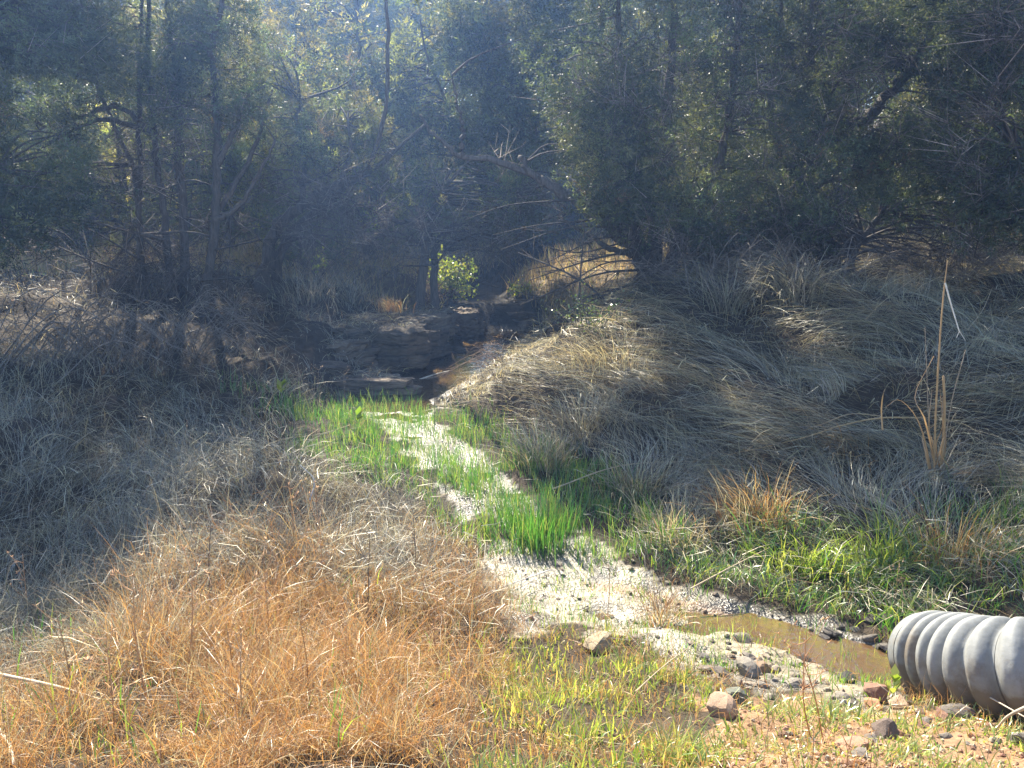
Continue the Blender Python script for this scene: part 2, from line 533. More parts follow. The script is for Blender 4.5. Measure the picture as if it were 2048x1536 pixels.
xs, ys = axis(-3.4, 4.0, .045, 500, 1.055), ax_y()
X, Y = np.meshgrid(xs, ys)
Z = hgt(X, Y)
nx, ny = len(xs), len(ys)
idx = np.arange(nx * ny).reshape(ny, nx)
Qd = np.stack([idx[:-1, :-1], idx[:-1, 1:], idx[1:, 1:], idx[1:, :-1]], -1).reshape(-1, 4)
gv = np.stack([X, Y, Z], -1).reshape(-1, 3)
gpx, gpy = to_px(gv)
front = gv[:, 1] > 1.0
dcr, _, wcr = creek_dist(gv[:, 0], gv[:, 1])
jx = gpx + 26 * noise2(gv[:, 0], gv[:, 1], .25, 1); jy = gpy + 16 * noise2(gv[:, 0], gv[:, 1], .25, 2)
mudm = any_poly(jx, jy, MUD) & front
mudm = mudm | ((dcr < wcr + .12) & (gv[:, 1] < 15.0))
grav = (any_poly(jx, jy, GRAVEL) & front) | (gv[:, 1] < 1.5)
gc = np.tile(np.array([.060, .046, .033]), (len(gv), 1))                 # litter and dry soil, darkened for the shade between strands
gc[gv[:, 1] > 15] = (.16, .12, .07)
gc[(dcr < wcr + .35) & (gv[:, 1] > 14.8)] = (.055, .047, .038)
gc[grav] = (.30, .185, .11)
gc[mudm] = (.115, .095, .070)
pale = any_poly(jx, jy, [[(1260, 1290), (1420, 1240), (1500, 1270), (1640, 1330), (1790, 1370), (1790, 1430), (1600, 1400), (1440, 1350), (1300, 1330)], [(960, 1120), (1080, 1070), (1250, 1090), (1330, 1160), (1450, 1215), (1420, 1265), (1060, 1268), (1000, 1200)]])  # second patch: sun glint on wet mud put into a pale colour
pv_ = .8 * noise2(gv[:, 0], gv[:, 1], .22, 1) + .6 * noise2(gv[:, 0], gv[:, 1], .07, 3) + .7 * noise2(gv[:, 0], gv[:, 1], .55, 0)
gc[pale & front & (pv_ > -.25)] = (.27, .23, .165)
gc[pale & front & (pv_ > .7)] = (.38, .33, .25)
pale &= pv_ > -.25
bedm = (dcr < wcr * .95) & (gv[:, 1] > 3.2) & (gv[:, 1] < 4.7)
gc[bedm] = (.23, .13, .06)
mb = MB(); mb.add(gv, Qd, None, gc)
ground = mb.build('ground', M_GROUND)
a = ground.data.attributes.new('mud', 'FLOAT', 'POINT')
a.data.foreach_set('value', (mudm & ~(pale & (dcr > wcr + .05) & (gpx > 1430))).astype(np.float32) * 1.0)
tag(ground, kind='structure')

M_CLEAR = water_mat('clear_water', .12, (.08, .07, .05))
def ribbon_water(name, pts, z, mat=None):
    mb = MB()
    pts = np.array(pts)
    P = smooth_path(pts, len(pts) * 6)
    T = np.gradient(P[:, :2], axis=0); T /= np.linalg.norm(T, axis=1)[:, None]
    n = np.stack([-T[:, 1], T[:, 0]], 1)
    V = []
    for f in (-1, -.33, .33, 1):
        q = P[:, :2] + n * (P[:, 2:3]) * f
        V.append(np.column_stack([q, np.full(len(q), z)]))
    V = np.stack(V, 1).reshape(-1, 3)
    i = np.arange(len(P) - 1)[:, None] * 4; j = np.arange(3)[None, :]
    Q = np.stack([i + j, i + j + 1, i + j + 5, i + j + 4], -1).reshape(-1, 4)
    mb.add(V, Q)
    o = mb.build(name, mat or M_WATER)
    return tag(o, kind='structure')
low = [(x, y, w + .35) for x, y, w in CREEK if y < 15.5]
ribbon_water('pool_water', low[:6], -.012)
ribbon_water('creek_water', [(.50, 4.70, .42)] + low[6:] + [(-.55, 16.0, 1.0)], -.013, M_CLEAR)

# ------------------------------------------------------------------ foliage sprays
def make_sprays(nvar, nleaf, length, ll, lw, flat=.5, tip=.6):
    out = []
    for _ in range(nvar):
        s = rng.uniform(.05, 1, nleaf)
        ang = rng.uniform(0, 6.283, nleaf)
        base = np.stack([s * length, .02 * rng.normal(size=nleaf), .02 * rng.normal(size=nleaf)], 1)
        # side twiglets
        side = (1 - s) * length * .55 + .02
        off = side * rng.uniform(0, 1, nleaf)
        base += np.stack([off * .6, off * np.cos(ang) * .8, off * np.sin(ang) * .8 * flat], 1)
        d = np.stack([np.full(nleaf, tip), np.cos(ang), np.sin(ang) * flat], 1) + .45 * rng.normal(size=(nleaf, 3))
        d /= np.linalg.norm(d, axis=1)[:, None]
        w = np.cross(d, rng.normal(size=(nleaf, 3))); w /= np.linalg.norm(w, axis=1)[:, None]
        L = ll * rng.uniform(.6, 1.3, nleaf)[:, None]; Wd = lw * rng.uniform(.7, 1.3, nleaf)[:, None]
        T = np.stack([base - w * Wd * .5, base + w * Wd * .5, base + d * L], 1)
        out.append(T)
    return np.array(out)                         # nvar, nleaf, 3, 3

SPRAY = make_sprays(10, 30, .26, .060, .014)
SPRAY_L = make_sprays(6, 22, .42, .11, .03)
# broad leaves: two triangles per leaf
def frames(D):
    D = D / (np.linalg.norm(D, axis=1)[:, None] + 1e-9)
    r = rng.normal(size=D.shape)
    N = np.cross(D, r); N /= np.linalg.norm(N, axis=1)[:, None] + 1e-9
    return np.stack([D, N, np.cross(D, N)], 1)   # rows = axes

def put_sprays(mb, lib, C, D, scale, cols):
    n = len(C)
    if n == 0: return
    R = frames(D)
    T = lib[rng.integers(0, len(lib), n)]                       # n, leaf,3,3
    V = np.einsum('nlvk,nkj->nlvj', T, R) * np.asarray(scale)[:, None, None, None] + C[:, None, None, :]
    nl = T.shape[1]
    c = np.repeat(cols[:, None, :], nl, 1) * rng.uniform(.7, 1.3, (n, nl, 1))
    c = np.repeat(c[:, :, None, :], 3, 2).reshape(-1, 3)
    V = V.reshape(-1, 3)
    mb.add(V, None, np.arange(len(V)).reshape(-1, 3), c)

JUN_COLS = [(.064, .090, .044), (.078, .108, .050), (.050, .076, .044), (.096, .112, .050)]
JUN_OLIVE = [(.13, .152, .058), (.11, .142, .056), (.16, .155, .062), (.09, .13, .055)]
JUN_LIGHT = [(.20, .21, .075), (.16, .19, .07), (.24, .22, .09)]  # brighter yellow-olive leaves: backlight put into the colour

def grow_tree(name, base, stems, blobs, label, cat='tree', cols=JUN_COLS, sprays=17, spread=.15, bare=(), dead=(), lib=None, sscale=1.0, group=None, test=True, leafy=True, twigs=7, flute=.08):
    """stems: list of (points, r0, r1). blobs: (centre, (rx, ry, rz), n) foliage clumps hung on limbs.
    bare: like blobs but only twigs. dead: list of (points, r0) bare limbs, parts of their own."""
    lib = SPRAY if lib is None else lib
    root = empty(name, base, label, cat, group)
    nodes = []
    for pts, r0, r1 in stems:
        n = max(8, len(pts) * 5)
        P = smooth_path(pts, n)
        P[1:-1] += rng.normal(0, r0 * .22, (n - 2, 3))
        R = np.linspace(r0, r1, n) * rng.uniform(.93, 1.07, n)
        if pts[0][2] < base[2] + .35: R[:2] *= (1.45, 1.2)
        mb = MB(); tube(mb, P, R, 9 if r0 > .05 else 6, rng.uniform(.8, 1.15) * np.ones(3), True, flute)
        mb.build('trunk' if pts[0][2] < base[2] + .6 else 'limb', M_BARK, root)
        nodes.append(P[n // 5:])
    nodes = np.concatenate(nodes)
    crown, limbs = MB(), MB()
    tw0, tw1, twr, twc = [], [], [], []
    for kind, bl in (('leaf', blobs), ('bare', bare)):
        for c, r, n in bl:
            d = rng.normal(size=(n, 3)); d /= np.linalg.norm(d, axis=1)[:, None]
            C = np.asarray(c) + d * np.asarray(r) * (rng.random((n, 1)) ** .42)
            C = C[C[:, 2] > hgt(C[:, 0], C[:, 1]) + .25]
            vd = noise2(C[:, 0] + C[:, 1] * .6, C[:, 2] * 1.25 - C[:, 1] * .4, .85, 1)
            C = C[vd > -.42]
            if test and len(C):
                k = lit_hit(C)
                C = C[~k]
            OFF = rng.normal(0, spread, (len(C), int(sprays * 1.3), 3)) * (1, 1, .8)
            good = np.ones(OFF.shape[:2], bool)
            if test and len(C):
                good = ~lit_hit((C[:, None] + OFF).reshape(-1, 3)).reshape(good.shape)
            good &= np.arange(OFF.shape[1])[None] < (sprays * rng.uniform(.6, 1.3, len(C)))[:, None]
            for ci, q in enumerate(C):
                if kind == 'leaf' and good[ci].sum() < sprays * .3: continue
                dd = np.linalg.norm((nodes - q) * (1, 1, 1.5), axis=1) + np.where(nodes[:, 2] > q[2] + .2, 1.5, 0)
                s = nodes[np.argmin(dd)]
                L = np.linalg.norm(q - s)
                high = to_px(q)[1] < -70
                if L > .15:
                    mid = (s + q) / 2 + rng.normal(0, .1 * L, 3) + np.array([0, 0, .08 * L])
                    P = smooth_path([s, mid, q], 6)
                    tube(limbs, P, np.linspace(min(.012 + .009 * L, .045), .005, 6), 4, rng.uniform(.7, 1.25) * np.ones(3), False)
                out = q - s + rng.normal(0, .25, 3); out /= np.linalg.norm(out) + 1e-9
                m = twigs if kind == 'leaf' else twigs * 3
                for _ in range(m):
                    a0 = q + rng.normal(0, .07, 3)
                    dv = out * .5 + rng.normal(0, .55, 3)
                    ln = rng.uniform(.18, .5) * (1 if kind == 'leaf' else 1.5)
                    a1 = a0 + dv * ln
                    tw0.append(a0); tw1.append(a1); twr.append(rng.uniform(.003, .006) * (1 if kind == 'leaf' else 1.5)); twc.append(rng.uniform(.5, 2.0) if rng.random() < .8 else rng.uniform(2.5, 4.0))
                    if kind == 'bare':
                        for _2 in range(2):
                            b0 = a0 + (a1 - a0) * rng.uniform(.3, .9)
                            tw0.append(b0); tw1.append(b0 + (dv * .5 + rng.normal(0, .5, 3)) * ln * .5); twr.append(.004); twc.append(rng.uniform(.5, 2.3))
                if kind == 'leaf' and leafy:
                    cc = pick(cols, 1, .25) * rng.choice([.55, .8, 1.0, 1.3, 1.7]) if rng.random() > .012 else pick([(.17, .12, .07), (.22, .15, .08)], 1)
                    if True:
                        kk = good[ci]; off, D = OFF[ci][kk], OFF[ci][kk] / spread * .45 + out * .7 + np.array([0, 0, .15]) + rng.normal(0, .3, (int(kk.sum()), 3)); k = len(off)
                    if high: off, D = off[::2] * 1.4, D[::2]; k = len(off)
                    put_sprays(crown, SPRAY_L if high else lib, q + off, D, rng.uniform(.75, 1.25, k) * sscale, np.repeat(cc, k, 0) * rng.uniform(.8, 1.2, (k, 1)))
    if tw0:
        cones(limbs, np.array(tw0), np.array(tw1), np.array(twr), np.array(twc)[:, None] * np.array([[1.0, .97, .93]]))
    if limbs.n: tag(limbs.build('branches', M_BARK, root), kind='stuff')
    if crown.n: tag(crown.build('crown', M_JUN, root), kind='stuff')
    for pts, r0 in dead:
        mb = MB()
        P = smooth_path(pts, 9)
        c = rng.uniform(.45, .95)
        tube(mb, P, np.linspace(r0, r0 * .3, 9), 5, c * np.ones(3))
        k = rng.integers(5, 11)
        t = rng.uniform(.25, .98, k)
        A = np.array([P[int(u * 8)] for u in t])
        ax = (P[-1] - P[0]); Ln = np.linalg.norm(ax); ax /= Ln
        Bv = A + (ax * .6 + rng.normal(0, .6, (k, 3)) * (1, .8, .7)) * Ln * rng.uniform(.15, .38, (k, 1))
        cones(mb, A, Bv, r0 * .4, c * np.ones(3))
        A2 = A + (Bv - A) * .55
        cones(mb, A2, A2 + (Bv - A) * .4 + rng.normal(0, .07, (k, 3)) * Ln, r0 * .25, c * np.ones(3))
        mb.build('dead_branch', M_BARK, root)
    return root

def blob(px, py, y, rpx, rpy, rd, n):
    m = mpp(y)
    return (at(px, py, y), (rpx * m, rd, rpy * m), n)

def pts(y, *pp):
    return [at(p[0], p[1], y if len(p) < 3 else p[2]) for p in pp]

def rooted(P):
    """drop the first point of a stem onto the ground"""
    P = [np.array(p) for p in P]
    g = hgt(P[0][0], P[0][1])
    P[0][2] = min(P[0][2], g - .08) if P[0][2] > g else g - .08
    return P

# --- the multi-stemmed juniper at the left
Yl = 12.5
st = [(rooted(pts(Yl, (270, 585), (279, 470), (270, 352), (254, 305), (230, 258), (190, 150), (165, 30), (150, -120))), .042, .02),
      (rooted(pts(Yl + .3, (287, 585), (279, 488), (281, 352), (279, 254), (281, 117), (285, -60), (275, -260))), .052, .02),
      (rooted(pts(Yl, (342, 590), (332, 469), (318, 352), (309, 273), (303, 176), (297, 78), (300, -80), (310, -300))), .06, .022),
      (rooted(pts(Yl + .2, (372, 585), (365, 391), (357, 273), (352, 156), (344, 78), (336, 0), (330, -200), (335, -420))), .075, .025),
      (rooted(pts(Yl - .2, (400, 585), (426, 488), (434, 391), (434, 312), (436, 234), (426, 137), (422, 98), (441, 20), (450, -150), (440, -330))), .075, .025),
      (pts(Yl - .2, (430, 440), (477, 414), (520, 344), (550, 280)), .05, .015),
      (pts(Yl - .2, (436, 330), (469, 258), (496, 195), (530, 170)), .05, .015),
      (pts(Yl, (440, 420), (508, 300), (525, 234), (545, 180)), .045, .015),
      (pts(Yl, (305, 270), (240, 215), (180, 228), (120, 245), (30, 275)), .05, .012),
      (pts(Yl - .3, (300, 262), (215, 240), (150, 260), (80, 300), (40, 350)), .045, .012),
      (pts(Yl - .5, (330, 480), (250, 460), (150, 440), (90, 455)), .03, .01)]
grow_tree('juniper_tree', gp(345, 585), st,
          [blob(170, 90, 12.3, 240, 150, 1.3, 100), blob(430, 70, 12.6, 170, 150, 1.2, 75), blob(480, 240, 12.6, 120, 110, 1.0, 42), blob(240, 180, 12.4, 130, 90, 1.0, 30),
           blob(90, 350, 11.8, 110, 60, .8, 32), blob(260, -230, 12.5, 380, 190, 1.7, 210), blob(300, -520, 12.6, 300, 130, 1.4, 130)],
          'dark multi-stemmed juniper with slender straight trunks left of the creek', bare=[blob(330, 330, 12.4, 190, 190, .8, 40), blob(200, 500, 12.6, 180, 60, .8, 30), blob(430, 500, 12.6, 120, 60, .6, 20)],
          dead=[(pts(12.2, (430, 500), (520, 480), (600, 470)), .018), (pts(12.2, (280, 520), (200, 470), (110, 430)), .02), (pts(12.2, (290, 560), (180, 520), (60, 470)), .022),
                (pts(12.1, (400, 560), (470, 555), (545, 548)), .02)])

# --- off-frame juniper whose boughs hang in at the left edge
st = [(rooted([(-8.2, 10.6, .6), (-8.0, 10.5, 2.4), (-7.7, 10.4, 4.6), (-7.6, 10.4, 6.6)]), .14, .03),
      ([(-8.0, 10.5, 2.5), (-7.2, 10.2, 3.0), (-6.4, 10.0, 2.9)], .05, .015), ([(-7.9, 10.5, 3.6), (-7.0, 10.2, 4.4), (-6.2, 10.0, 4.8)], .05, .015)]
grow_tree('juniper_tree', (-8.2, 10.6, float(hgt(-8.2, 10.6))), st,
          [blob(20, 250, 10.2, 120, 200, .8, 66), blob(60, 430, 9.9, 120, 70, .6, 36), blob(-60, 420, 10.2, 110, 120, .8, 40), blob(60, 80, 10.2, 150, 130, .9, 60), blob(-20, -220, 10.4, 260, 170, 1.2, 120)],
          'bluish juniper boughs hanging in from the left edge of the picture')

# --- the pair of leaning trunks left of centre
st = [(rooted(pts(14, (520, 560), (545, 470), (590, 425), (660, 375), (742, 340), (790, 300))), .13, .04),
      (rooted(pts(14.2, (545, 560), (570, 480), (640, 420), (700, 365), (760, 330), (850, 250))), .10, .025),
      (pts(14.1, (600, 415), (610, 330), (595, 260), (600, 200)), .06, .02),
      (pts(14.1, (680, 370), (700, 300), (695, 240)), .055, .02),
      (pts(14, (735, 345), (770, 220, 13.7), (775, 70, 13.4), (770, -90, 13.2), (775, -220, 13.0)), .045, .018)]  # last limb added to carry out-of-frame foliage that shades the creek grass
grow_tree('juniper_tree', gp(530, 555), st,
          [blob(610, 140, 14.1, 150, 170, 1.2, 135), blob(760, 110, 14.3, 140, 140, 1.1, 80), blob(700, 260, 14, 140, 80, .9, 45), blob(580, 330, 14.2, 90, 80, .8, 24), blob(770, 330, 13.8, 60, 45, .5, 14), blob(775, -110, 13.2, 140, 110, .9, 130), blob(900, -170, 13.0, 110, 90, .8, 80)],  # clumps above the frame are added to shade the creek grass
          'olive green juniper on two thick trunks leaning right behind the rock ledge', cols=JUN_OLIVE,
          bare=[blob(650, 400, 13.8, 140, 90, .7, 34), blob(620, 500, 13.6, 130, 50, .6, 24)], dead=[(pts(13.6, (600, 372), (660, 345), (705, 310)), .022), (pts(13.8, (560, 490), (640, 470), (700, 500)), .018)])

# --- gnarled tree on the far bank, centre
st = [(rooted(pts(15.5, (838, 575), (848, 510), (858, 470), (835, 445), (790, 440), (765, 400), (775, 350))), .10, .03),
      (rooted(pts(15.6, (872, 575), (868, 520), (880, 470), (862, 440), (880, 390), (900, 340))), .09, .03),
      (pts(15.5, (880, 470), (892, 500), (878, 520), (868, 545)), .035, .02),
      (pts(15.6, (884, 380), (930, 330), (960, 300)), .045, .015)]
grow_tree('juniper_tree', gp(855, 575), st,
          [blob(900, 330, 15.4, 150, 80, .9, 60), blob(970, 410, 15.4, 110, 45, .7, 46), blob(800, 370, 15.6, 110, 70, .8, 36)],
          'gnarled small-trunked juniper with a twisted root beside the lit bush', cols=JUN_OLIVE,
          bare=[blob(900, 400, 14.8, 140, 70, .8, 36), blob(830, 480, 15.0, 120, 60, .6, 26), blob(980, 480, 15.2, 70, 50, .6, 14)])

# --- taller juniper behind the pool, filling the top centre
st = [(rooted(pts(18.4, (1015, 545), (1010, 440), (985, 300), (975, 150), (960, 40), (955, -100))), .10, .03),
      (pts(18.4, (1008, 420), (1060, 300), (1090, 160), (1100, 40)), .05, .02), (pts(18.4, (990, 330), (920, 250), (860, 130), (840, 40)), .05, .02)]
grow_tree('juniper_tree', at(1015, 545, 18.4), st,
          [blob(960, 90, 18.4, 170, 150, 1.4, 190), blob(1000, 300, 18.4, 170, 110, 1.2, 160), blob(1130, 110, 18.5, 130, 170, 1.2, 150), blob(1130, 320, 18.3, 110, 110, 1.0, 80), blob(860, 250, 18.6, 120, 170, 1.2, 140), blob(960, -60, 18.6, 240, 80, 1.2, 60)],
          'olive juniper standing behind the pool at the top centre', bare=[blob(960, 430, 17.6, 150, 60, .8, 34), blob(1060, 400, 17.4, 120, 60, .6, 20)], cols=JUN_OLIVE + JUN_COLS, lib=SPRAY_L, spread=.22, sprays=15, sscale=.95)
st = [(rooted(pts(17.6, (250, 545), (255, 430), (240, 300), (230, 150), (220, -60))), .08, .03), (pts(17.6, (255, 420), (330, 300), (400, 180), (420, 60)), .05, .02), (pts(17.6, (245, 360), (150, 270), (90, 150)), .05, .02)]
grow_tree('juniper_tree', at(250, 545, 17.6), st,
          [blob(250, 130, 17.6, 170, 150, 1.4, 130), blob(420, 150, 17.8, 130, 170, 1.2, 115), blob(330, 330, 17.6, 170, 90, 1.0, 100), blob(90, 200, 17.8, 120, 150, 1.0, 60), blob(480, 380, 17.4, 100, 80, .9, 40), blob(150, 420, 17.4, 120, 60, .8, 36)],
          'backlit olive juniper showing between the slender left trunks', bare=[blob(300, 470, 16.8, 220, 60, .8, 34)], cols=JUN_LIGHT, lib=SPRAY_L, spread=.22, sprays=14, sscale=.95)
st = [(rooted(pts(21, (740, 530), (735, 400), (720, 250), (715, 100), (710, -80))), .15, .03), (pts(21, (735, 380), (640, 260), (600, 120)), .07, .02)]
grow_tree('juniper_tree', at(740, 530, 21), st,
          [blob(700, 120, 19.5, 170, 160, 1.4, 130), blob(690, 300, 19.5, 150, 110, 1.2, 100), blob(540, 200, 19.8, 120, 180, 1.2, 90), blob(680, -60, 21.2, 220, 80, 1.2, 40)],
          'olive juniper with backlight in its leaf colour behind the two leaning trunks', cols=JUN_LIGHT + JUN_OLIVE, bare=[blob(700, 430, 19.5, 130, 60, .8, 16)], lib=SPRAY_L, spread=.24, sprays=13)

# --- the big juniper right of the creek
Yr = 12.3
st = [(rooted(pts(Yr, (1290, 600), (1270, 500), (1205, 445), (1120, 385), (1060, 345), (1040, 315))), .12, .04),
      (pts(Yr, (1130, 392), (1070, 352), (980, 318), (920, 314), (873, 273), (840, 230)), .065, .018),
      (pts(Yr, (920, 314), (926, 260), (915, 215), (905, 150)), .05, .015),
      (rooted(pts(Yr + .2, (1300, 600), (1275, 470), (1262, 380), (1250, 250), (1240, 100), (1235, -120))), .11, .03),
      (rooted(pts(Yr + .3, (1315, 600), (1310, 480), (1330, 350), (1340, 180), (1345, 0), (1350, -260))), .13, .03),
      (rooted(pts(Yr + .1, (1330, 605), (1350, 500), (1400, 400), (1450, 280), (1470, 120), (1490, -80))), .11, .03),
      (rooted(pts(Yr - .1, (1345, 605), (1400, 520), (1470, 450), (1560, 400), (1620, 330))), .08, .02),
      (pts(Yr - .1, (1280, 510), (1225, 500), (1180, 470), (1120, 440)), .06, .02)]
grow_tree('juniper_tree', gp(1310, 600), st,
          [blob(1290, 300, 12.1, 190, 150, 1.3, 125), blob(1180, 400, 11.9, 120, 55, .8, 52), blob(1430, 400, 12.0, 160, 110, 1.0, 55), blob(1340, 80, 12.5, 230, 140, 1.4, 95),
           blob(1500, 250, 12.3, 160, 150, 1.2, 62), blob(1130, 200, 12.4, 120, 140, 1.1, 62), blob(1300, -220, 12.5, 330, 170, 1.6, 230), blob(1330, -500, 12.5, 260, 130, 1.4, 150)],
          'big dark bushy juniper fanning from one base right of the creek',
          bare=[blob(1000, 330, 12.5, 130, 80, .8, 26), blob(1350, 500, 11.9, 110, 70, .6, 36), blob(1450, 520, 11.9, 90, 60, .6, 26), blob(1050, 420, 12.2, 120, 60, .7, 22), blob(1380, 200, 11.6, 220, 180, .8, 40)],
          dead=[(pts(12.0, (1275, 500), (1180, 520), (1060, 560)), .022), (pts(11.8, (1280, 540), (1190, 550), (1040, 610)), .022), (pts(11.9, (1270, 470), (1190, 480), (1095, 525)), .02),
                (pts(11.6, (1285, 560), (1210, 590), (1090, 640)), .018), (pts(11.6, (1250, 640), (1160, 560), (1035, 505)), .026), (pts(11.5, (1275, 580), (1190, 620), (1130, 650)), .016),
                (pts(12.0, (1265, 480), (1160, 505), (1080, 490)), .018), (pts(11.9, (1280, 520), (1200, 530), (1110, 590)), .018), (pts(12.1, (1270, 460), (1140, 455), (1000, 500)), .018),
                (pts(12.2, (1200, 440), (1080, 450), (985, 470)), .016), (pts(12.1, (1150, 400), (1020, 410), (930, 440)), .016), (pts(11.6, (1290, 560), (1240, 575), (1150, 600)), .016)])

# --- right-hand juniper with the diagonal limb
st = [(rooted(pts(12.8, (1675, 560), (1640, 480), (1600, 400), (1590, 340), (1620, 280), (1674, 255), (1733, 237), (1770, 196), (1810, 150), (1847, 91), (1870, 36), (1890, -120))), .14, .04),
      (pts(12.6, (1600, 390), (1660, 360), (1760, 345), (1850, 325), (1960, 330)), .06, .02),
      (pts(12.8, (1610, 380), (1560, 300), (1540, 200), (1560, 60), (1570, -140)), .07, .02),
      (pts(12.7, (1690, 255), (1640, 170), (1620, 60), (1640, -80)), .06, .02),
      (rooted(pts(12.6, (1690, 560), (1720, 480), (1790, 410), (1880, 380))), .07, .02)]
grow_tree('juniper_tree', gp(1675, 560), st,
          [blob(1620, 130, 12.9, 150, 130, 1.1, 55), blob(1740, 330, 12.3, 190, 75, 1.0, 68), blob(1860, 420, 11.9, 190, 70, .9, 52), blob(1600, 430, 12.3, 90, 60, .7, 30), blob(1750, 180, 12.9, 140, 90, 1.0, 48), blob(1850, 50, 12.9, 150, 110, 1.1, 45), blob(1700, -220, 12.8, 320, 170, 1.5, 210),
           blob(1700, -480, 12.8, 300, 130, 1.4, 130)],
          'dark juniper with a thick diagonal limb at the upper right',
          bare=[blob(1700, 450, 12.2, 170, 70, .7, 40), blob(1850, 500, 11.7, 170, 50, .6, 36), blob(1560, 470, 12.2, 100, 70, .6, 28), blob(1720, 200, 12.0, 200, 150, .8, 30)],
          dead=[(pts(12.2, (1640, 460), (1560, 430), (1480, 440)), .02), (pts(12.0, (1690, 500), (1760, 480), (1850, 500)), .02), (pts(12.0, (1720, 520), (1640, 500), (1550, 520)), .018)])

# --- far right juniper, mostly out of frame
st = [(rooted([(8.4, 11.2, 1.2), (8.2, 11.0, 3.0), (8.0, 10.9, 5.0), (8.0, 10.9, 7.0)]), .15, .03),
      ([(8.2, 11.0, 2.9), (7.4, 10.7, 3.3), (6.6, 10.6, 3.2)], .05, .015), ([(8.1, 10.9, 4.2), (7.2, 10.7, 4.8), (6.5, 10.6, 5.0)], .05, .015)]
grow_tree('juniper_tree', (8.4, 11.2, float(hgt(8.4, 11.2))), st,
          [blob(1990, 230, 10.9, 110, 160, .9, 75), blob(2050, 420, 10.8, 130, 90, .8, 48), blob(1980, 60, 11, 120, 120, .9, 50), blob(2150, 200, 11, 150, 250, 1.1, 80), blob(2060, -250, 11, 260, 180, 1.3, 150)],
          'dense dark juniper boughs filling the right edge of the picture', bare=[blob(1980, 490, 11.0, 130, 60, .6, 34), blob(1970, 250, 10.4, 100, 200, .6, 18)])

# ------------------------------------------------------------------ the wood behind
def bg_tree_meshes(seed, h, w, n):
    """crown, branches, trunk around the origin"""
    P = smooth_path([(0, 0, -.3), (rng.normal(0, .15), rng.normal(0, .15), h * .35), (rng.normal(0, .3), rng.normal(0, .3), h * .98)], 12)
    tr, br, cr = MB(), MB(), MB()
    tube(tr, P, np.linspace(.09, .02, 12), 8, (1, 1, 1), True, .08)
    for k in range(2):
        a = rng.uniform(0, 6.28)
        Q = smooth_path([(0, 0, .2), (.5 * math.cos(a), .5 * math.sin(a), h * .3), (1.1 * math.cos(a), 1.1 * math.sin(a), h * .7)], 10)
        tube(tr, Q, np.linspace(.055, .015, 10), 6)
    for k in range(n):
        f = rng.uniform(.14, 1.0)
        z = h * f
        rad = w * (1 - .72 * max(0, f - .25)) * rng.uniform(.35, 1)
        a = rng.uniform(0, 6.283)
        c = P[min(11, int(f * 11))]
        q = np.array([c[0] + rad * math.cos(a), c[1] + rad * math.sin(a), z + rng.normal(0, .2)])
        s = np.array([c[0], c[1], max(.3, z - rad * .35)])
        tube(br, smooth_path([s, (s + q) / 2 + (0, 0, .1), q], 4), np.linspace(.025, .006, 4), 3, (1, 1, 1), False)
        k2 = rng.integers(6, 11)
        off = rng.normal(0, .26, (k2, 3))
        D = (q - s) * .6 + off + np.array([0, 0, .2])
        put_sprays(cr, SPRAY_L, q + off, D, rng.uniform(.8, 1.25, k2), np.repeat(pick(JUN_OLIVE + [(.13, .14, .045)], 1, .2), k2, 0))
    return tr.mesh('trunk', M_BARK), br.mesh('branches', M_BARK), cr.mesh('crown', M_JUN)

PROTO = [bg_tree_meshes(i, 7.2 + i * .6, 2.0 + .15 * i, 190) for i in range(3)]
BGT = [(-12.6, 19.5, 1), (-11, 28, 1.1), (-6.2, 30, 1.15), (-15.5, 26, 1.1), (4.6, 24.5, 1.05), (5.6, 21.8, 1), (8.6, 21.4, 1), (11.4, 20.4, 1.1), (14.0, 17.4, 1), (-13.5, 24, 1.1), (-3.2, 27.5, 1), (3.4, 30.0, 1.1), (7.6, 23.5, 1.1), (-8.0, 28, 1.1), (11.6, 24.5, 1.1), (15.2, 21.5, 1), (-16.5, 18.5, 1), (-10.8, 20.3, .5), (-7.3, 20.4, .5), (-3.6, 19.4, .4), (3.6, 17.4, .5), (7.8, 15.4, .55), (10.4, 15.2, .6), (-2.4, 21.5, .45), (.4, 25.5, .6), (5.2, 15.6, .45), (-6.9, 16.6, .42), (-4.3, 16.6, .40), (-9.4, 17.2, .42), (1.6, 37, 1.3), (5, 34, 1.4)]
for i, (x, y, s) in enumerate(BGT):
    s *= rng.uniform(.92, 1.1)
    z = float(hgt(x, y))
    small = 'low bushy' if s < .7 else 'tall'
    side = 'left of the creek' if x < -2 else ('right of the creek' if x > 3 else 'above the creek gap')
    r = empty('juniper_tree', (x, y, z), small + ' sunlit juniper in the wood behind the front trunks, ' + side, 'tree', small + ' sunlit junipers in the wood behind, ' + side)
    r.rotation_euler.z = rng.uniform(0, 6.28); r.scale = (s, s, s)
    for nm, me in zip(('trunk', 'branches', 'crown'), PROTO[i % 3]):
        o = bpy.data.objects.new(nm, me); COL.objects.link(o); o.parent = r
        if nm != 'trunk': o['kind'] = 'stuff'
# the far wood on the rise, one mass
far = MB()
n = 8200
fx = rng.normal(0, 19, n); fy = rng.uniform(35, 52, n)
fz = hgt(fx, fy) + rng.uniform(.2, 1, n) ** .8 * (11.5 + 1.5 * noise2(fx, fy, 5, 1) + .1 * (fy - 33))
put_sprays(far, SPRAY_L, np.stack([fx, fy, fz], 1), rng.normal(size=(n, 3)) + (0, 0, .6), rng.uniform(3.6, 6.0, n), pick(JUN_OLIVE, n, .3))
tag(far.build('far_wood', M_JUN), 'far juniper wood closing the view behind the creek', 'wood', kind='stuff')

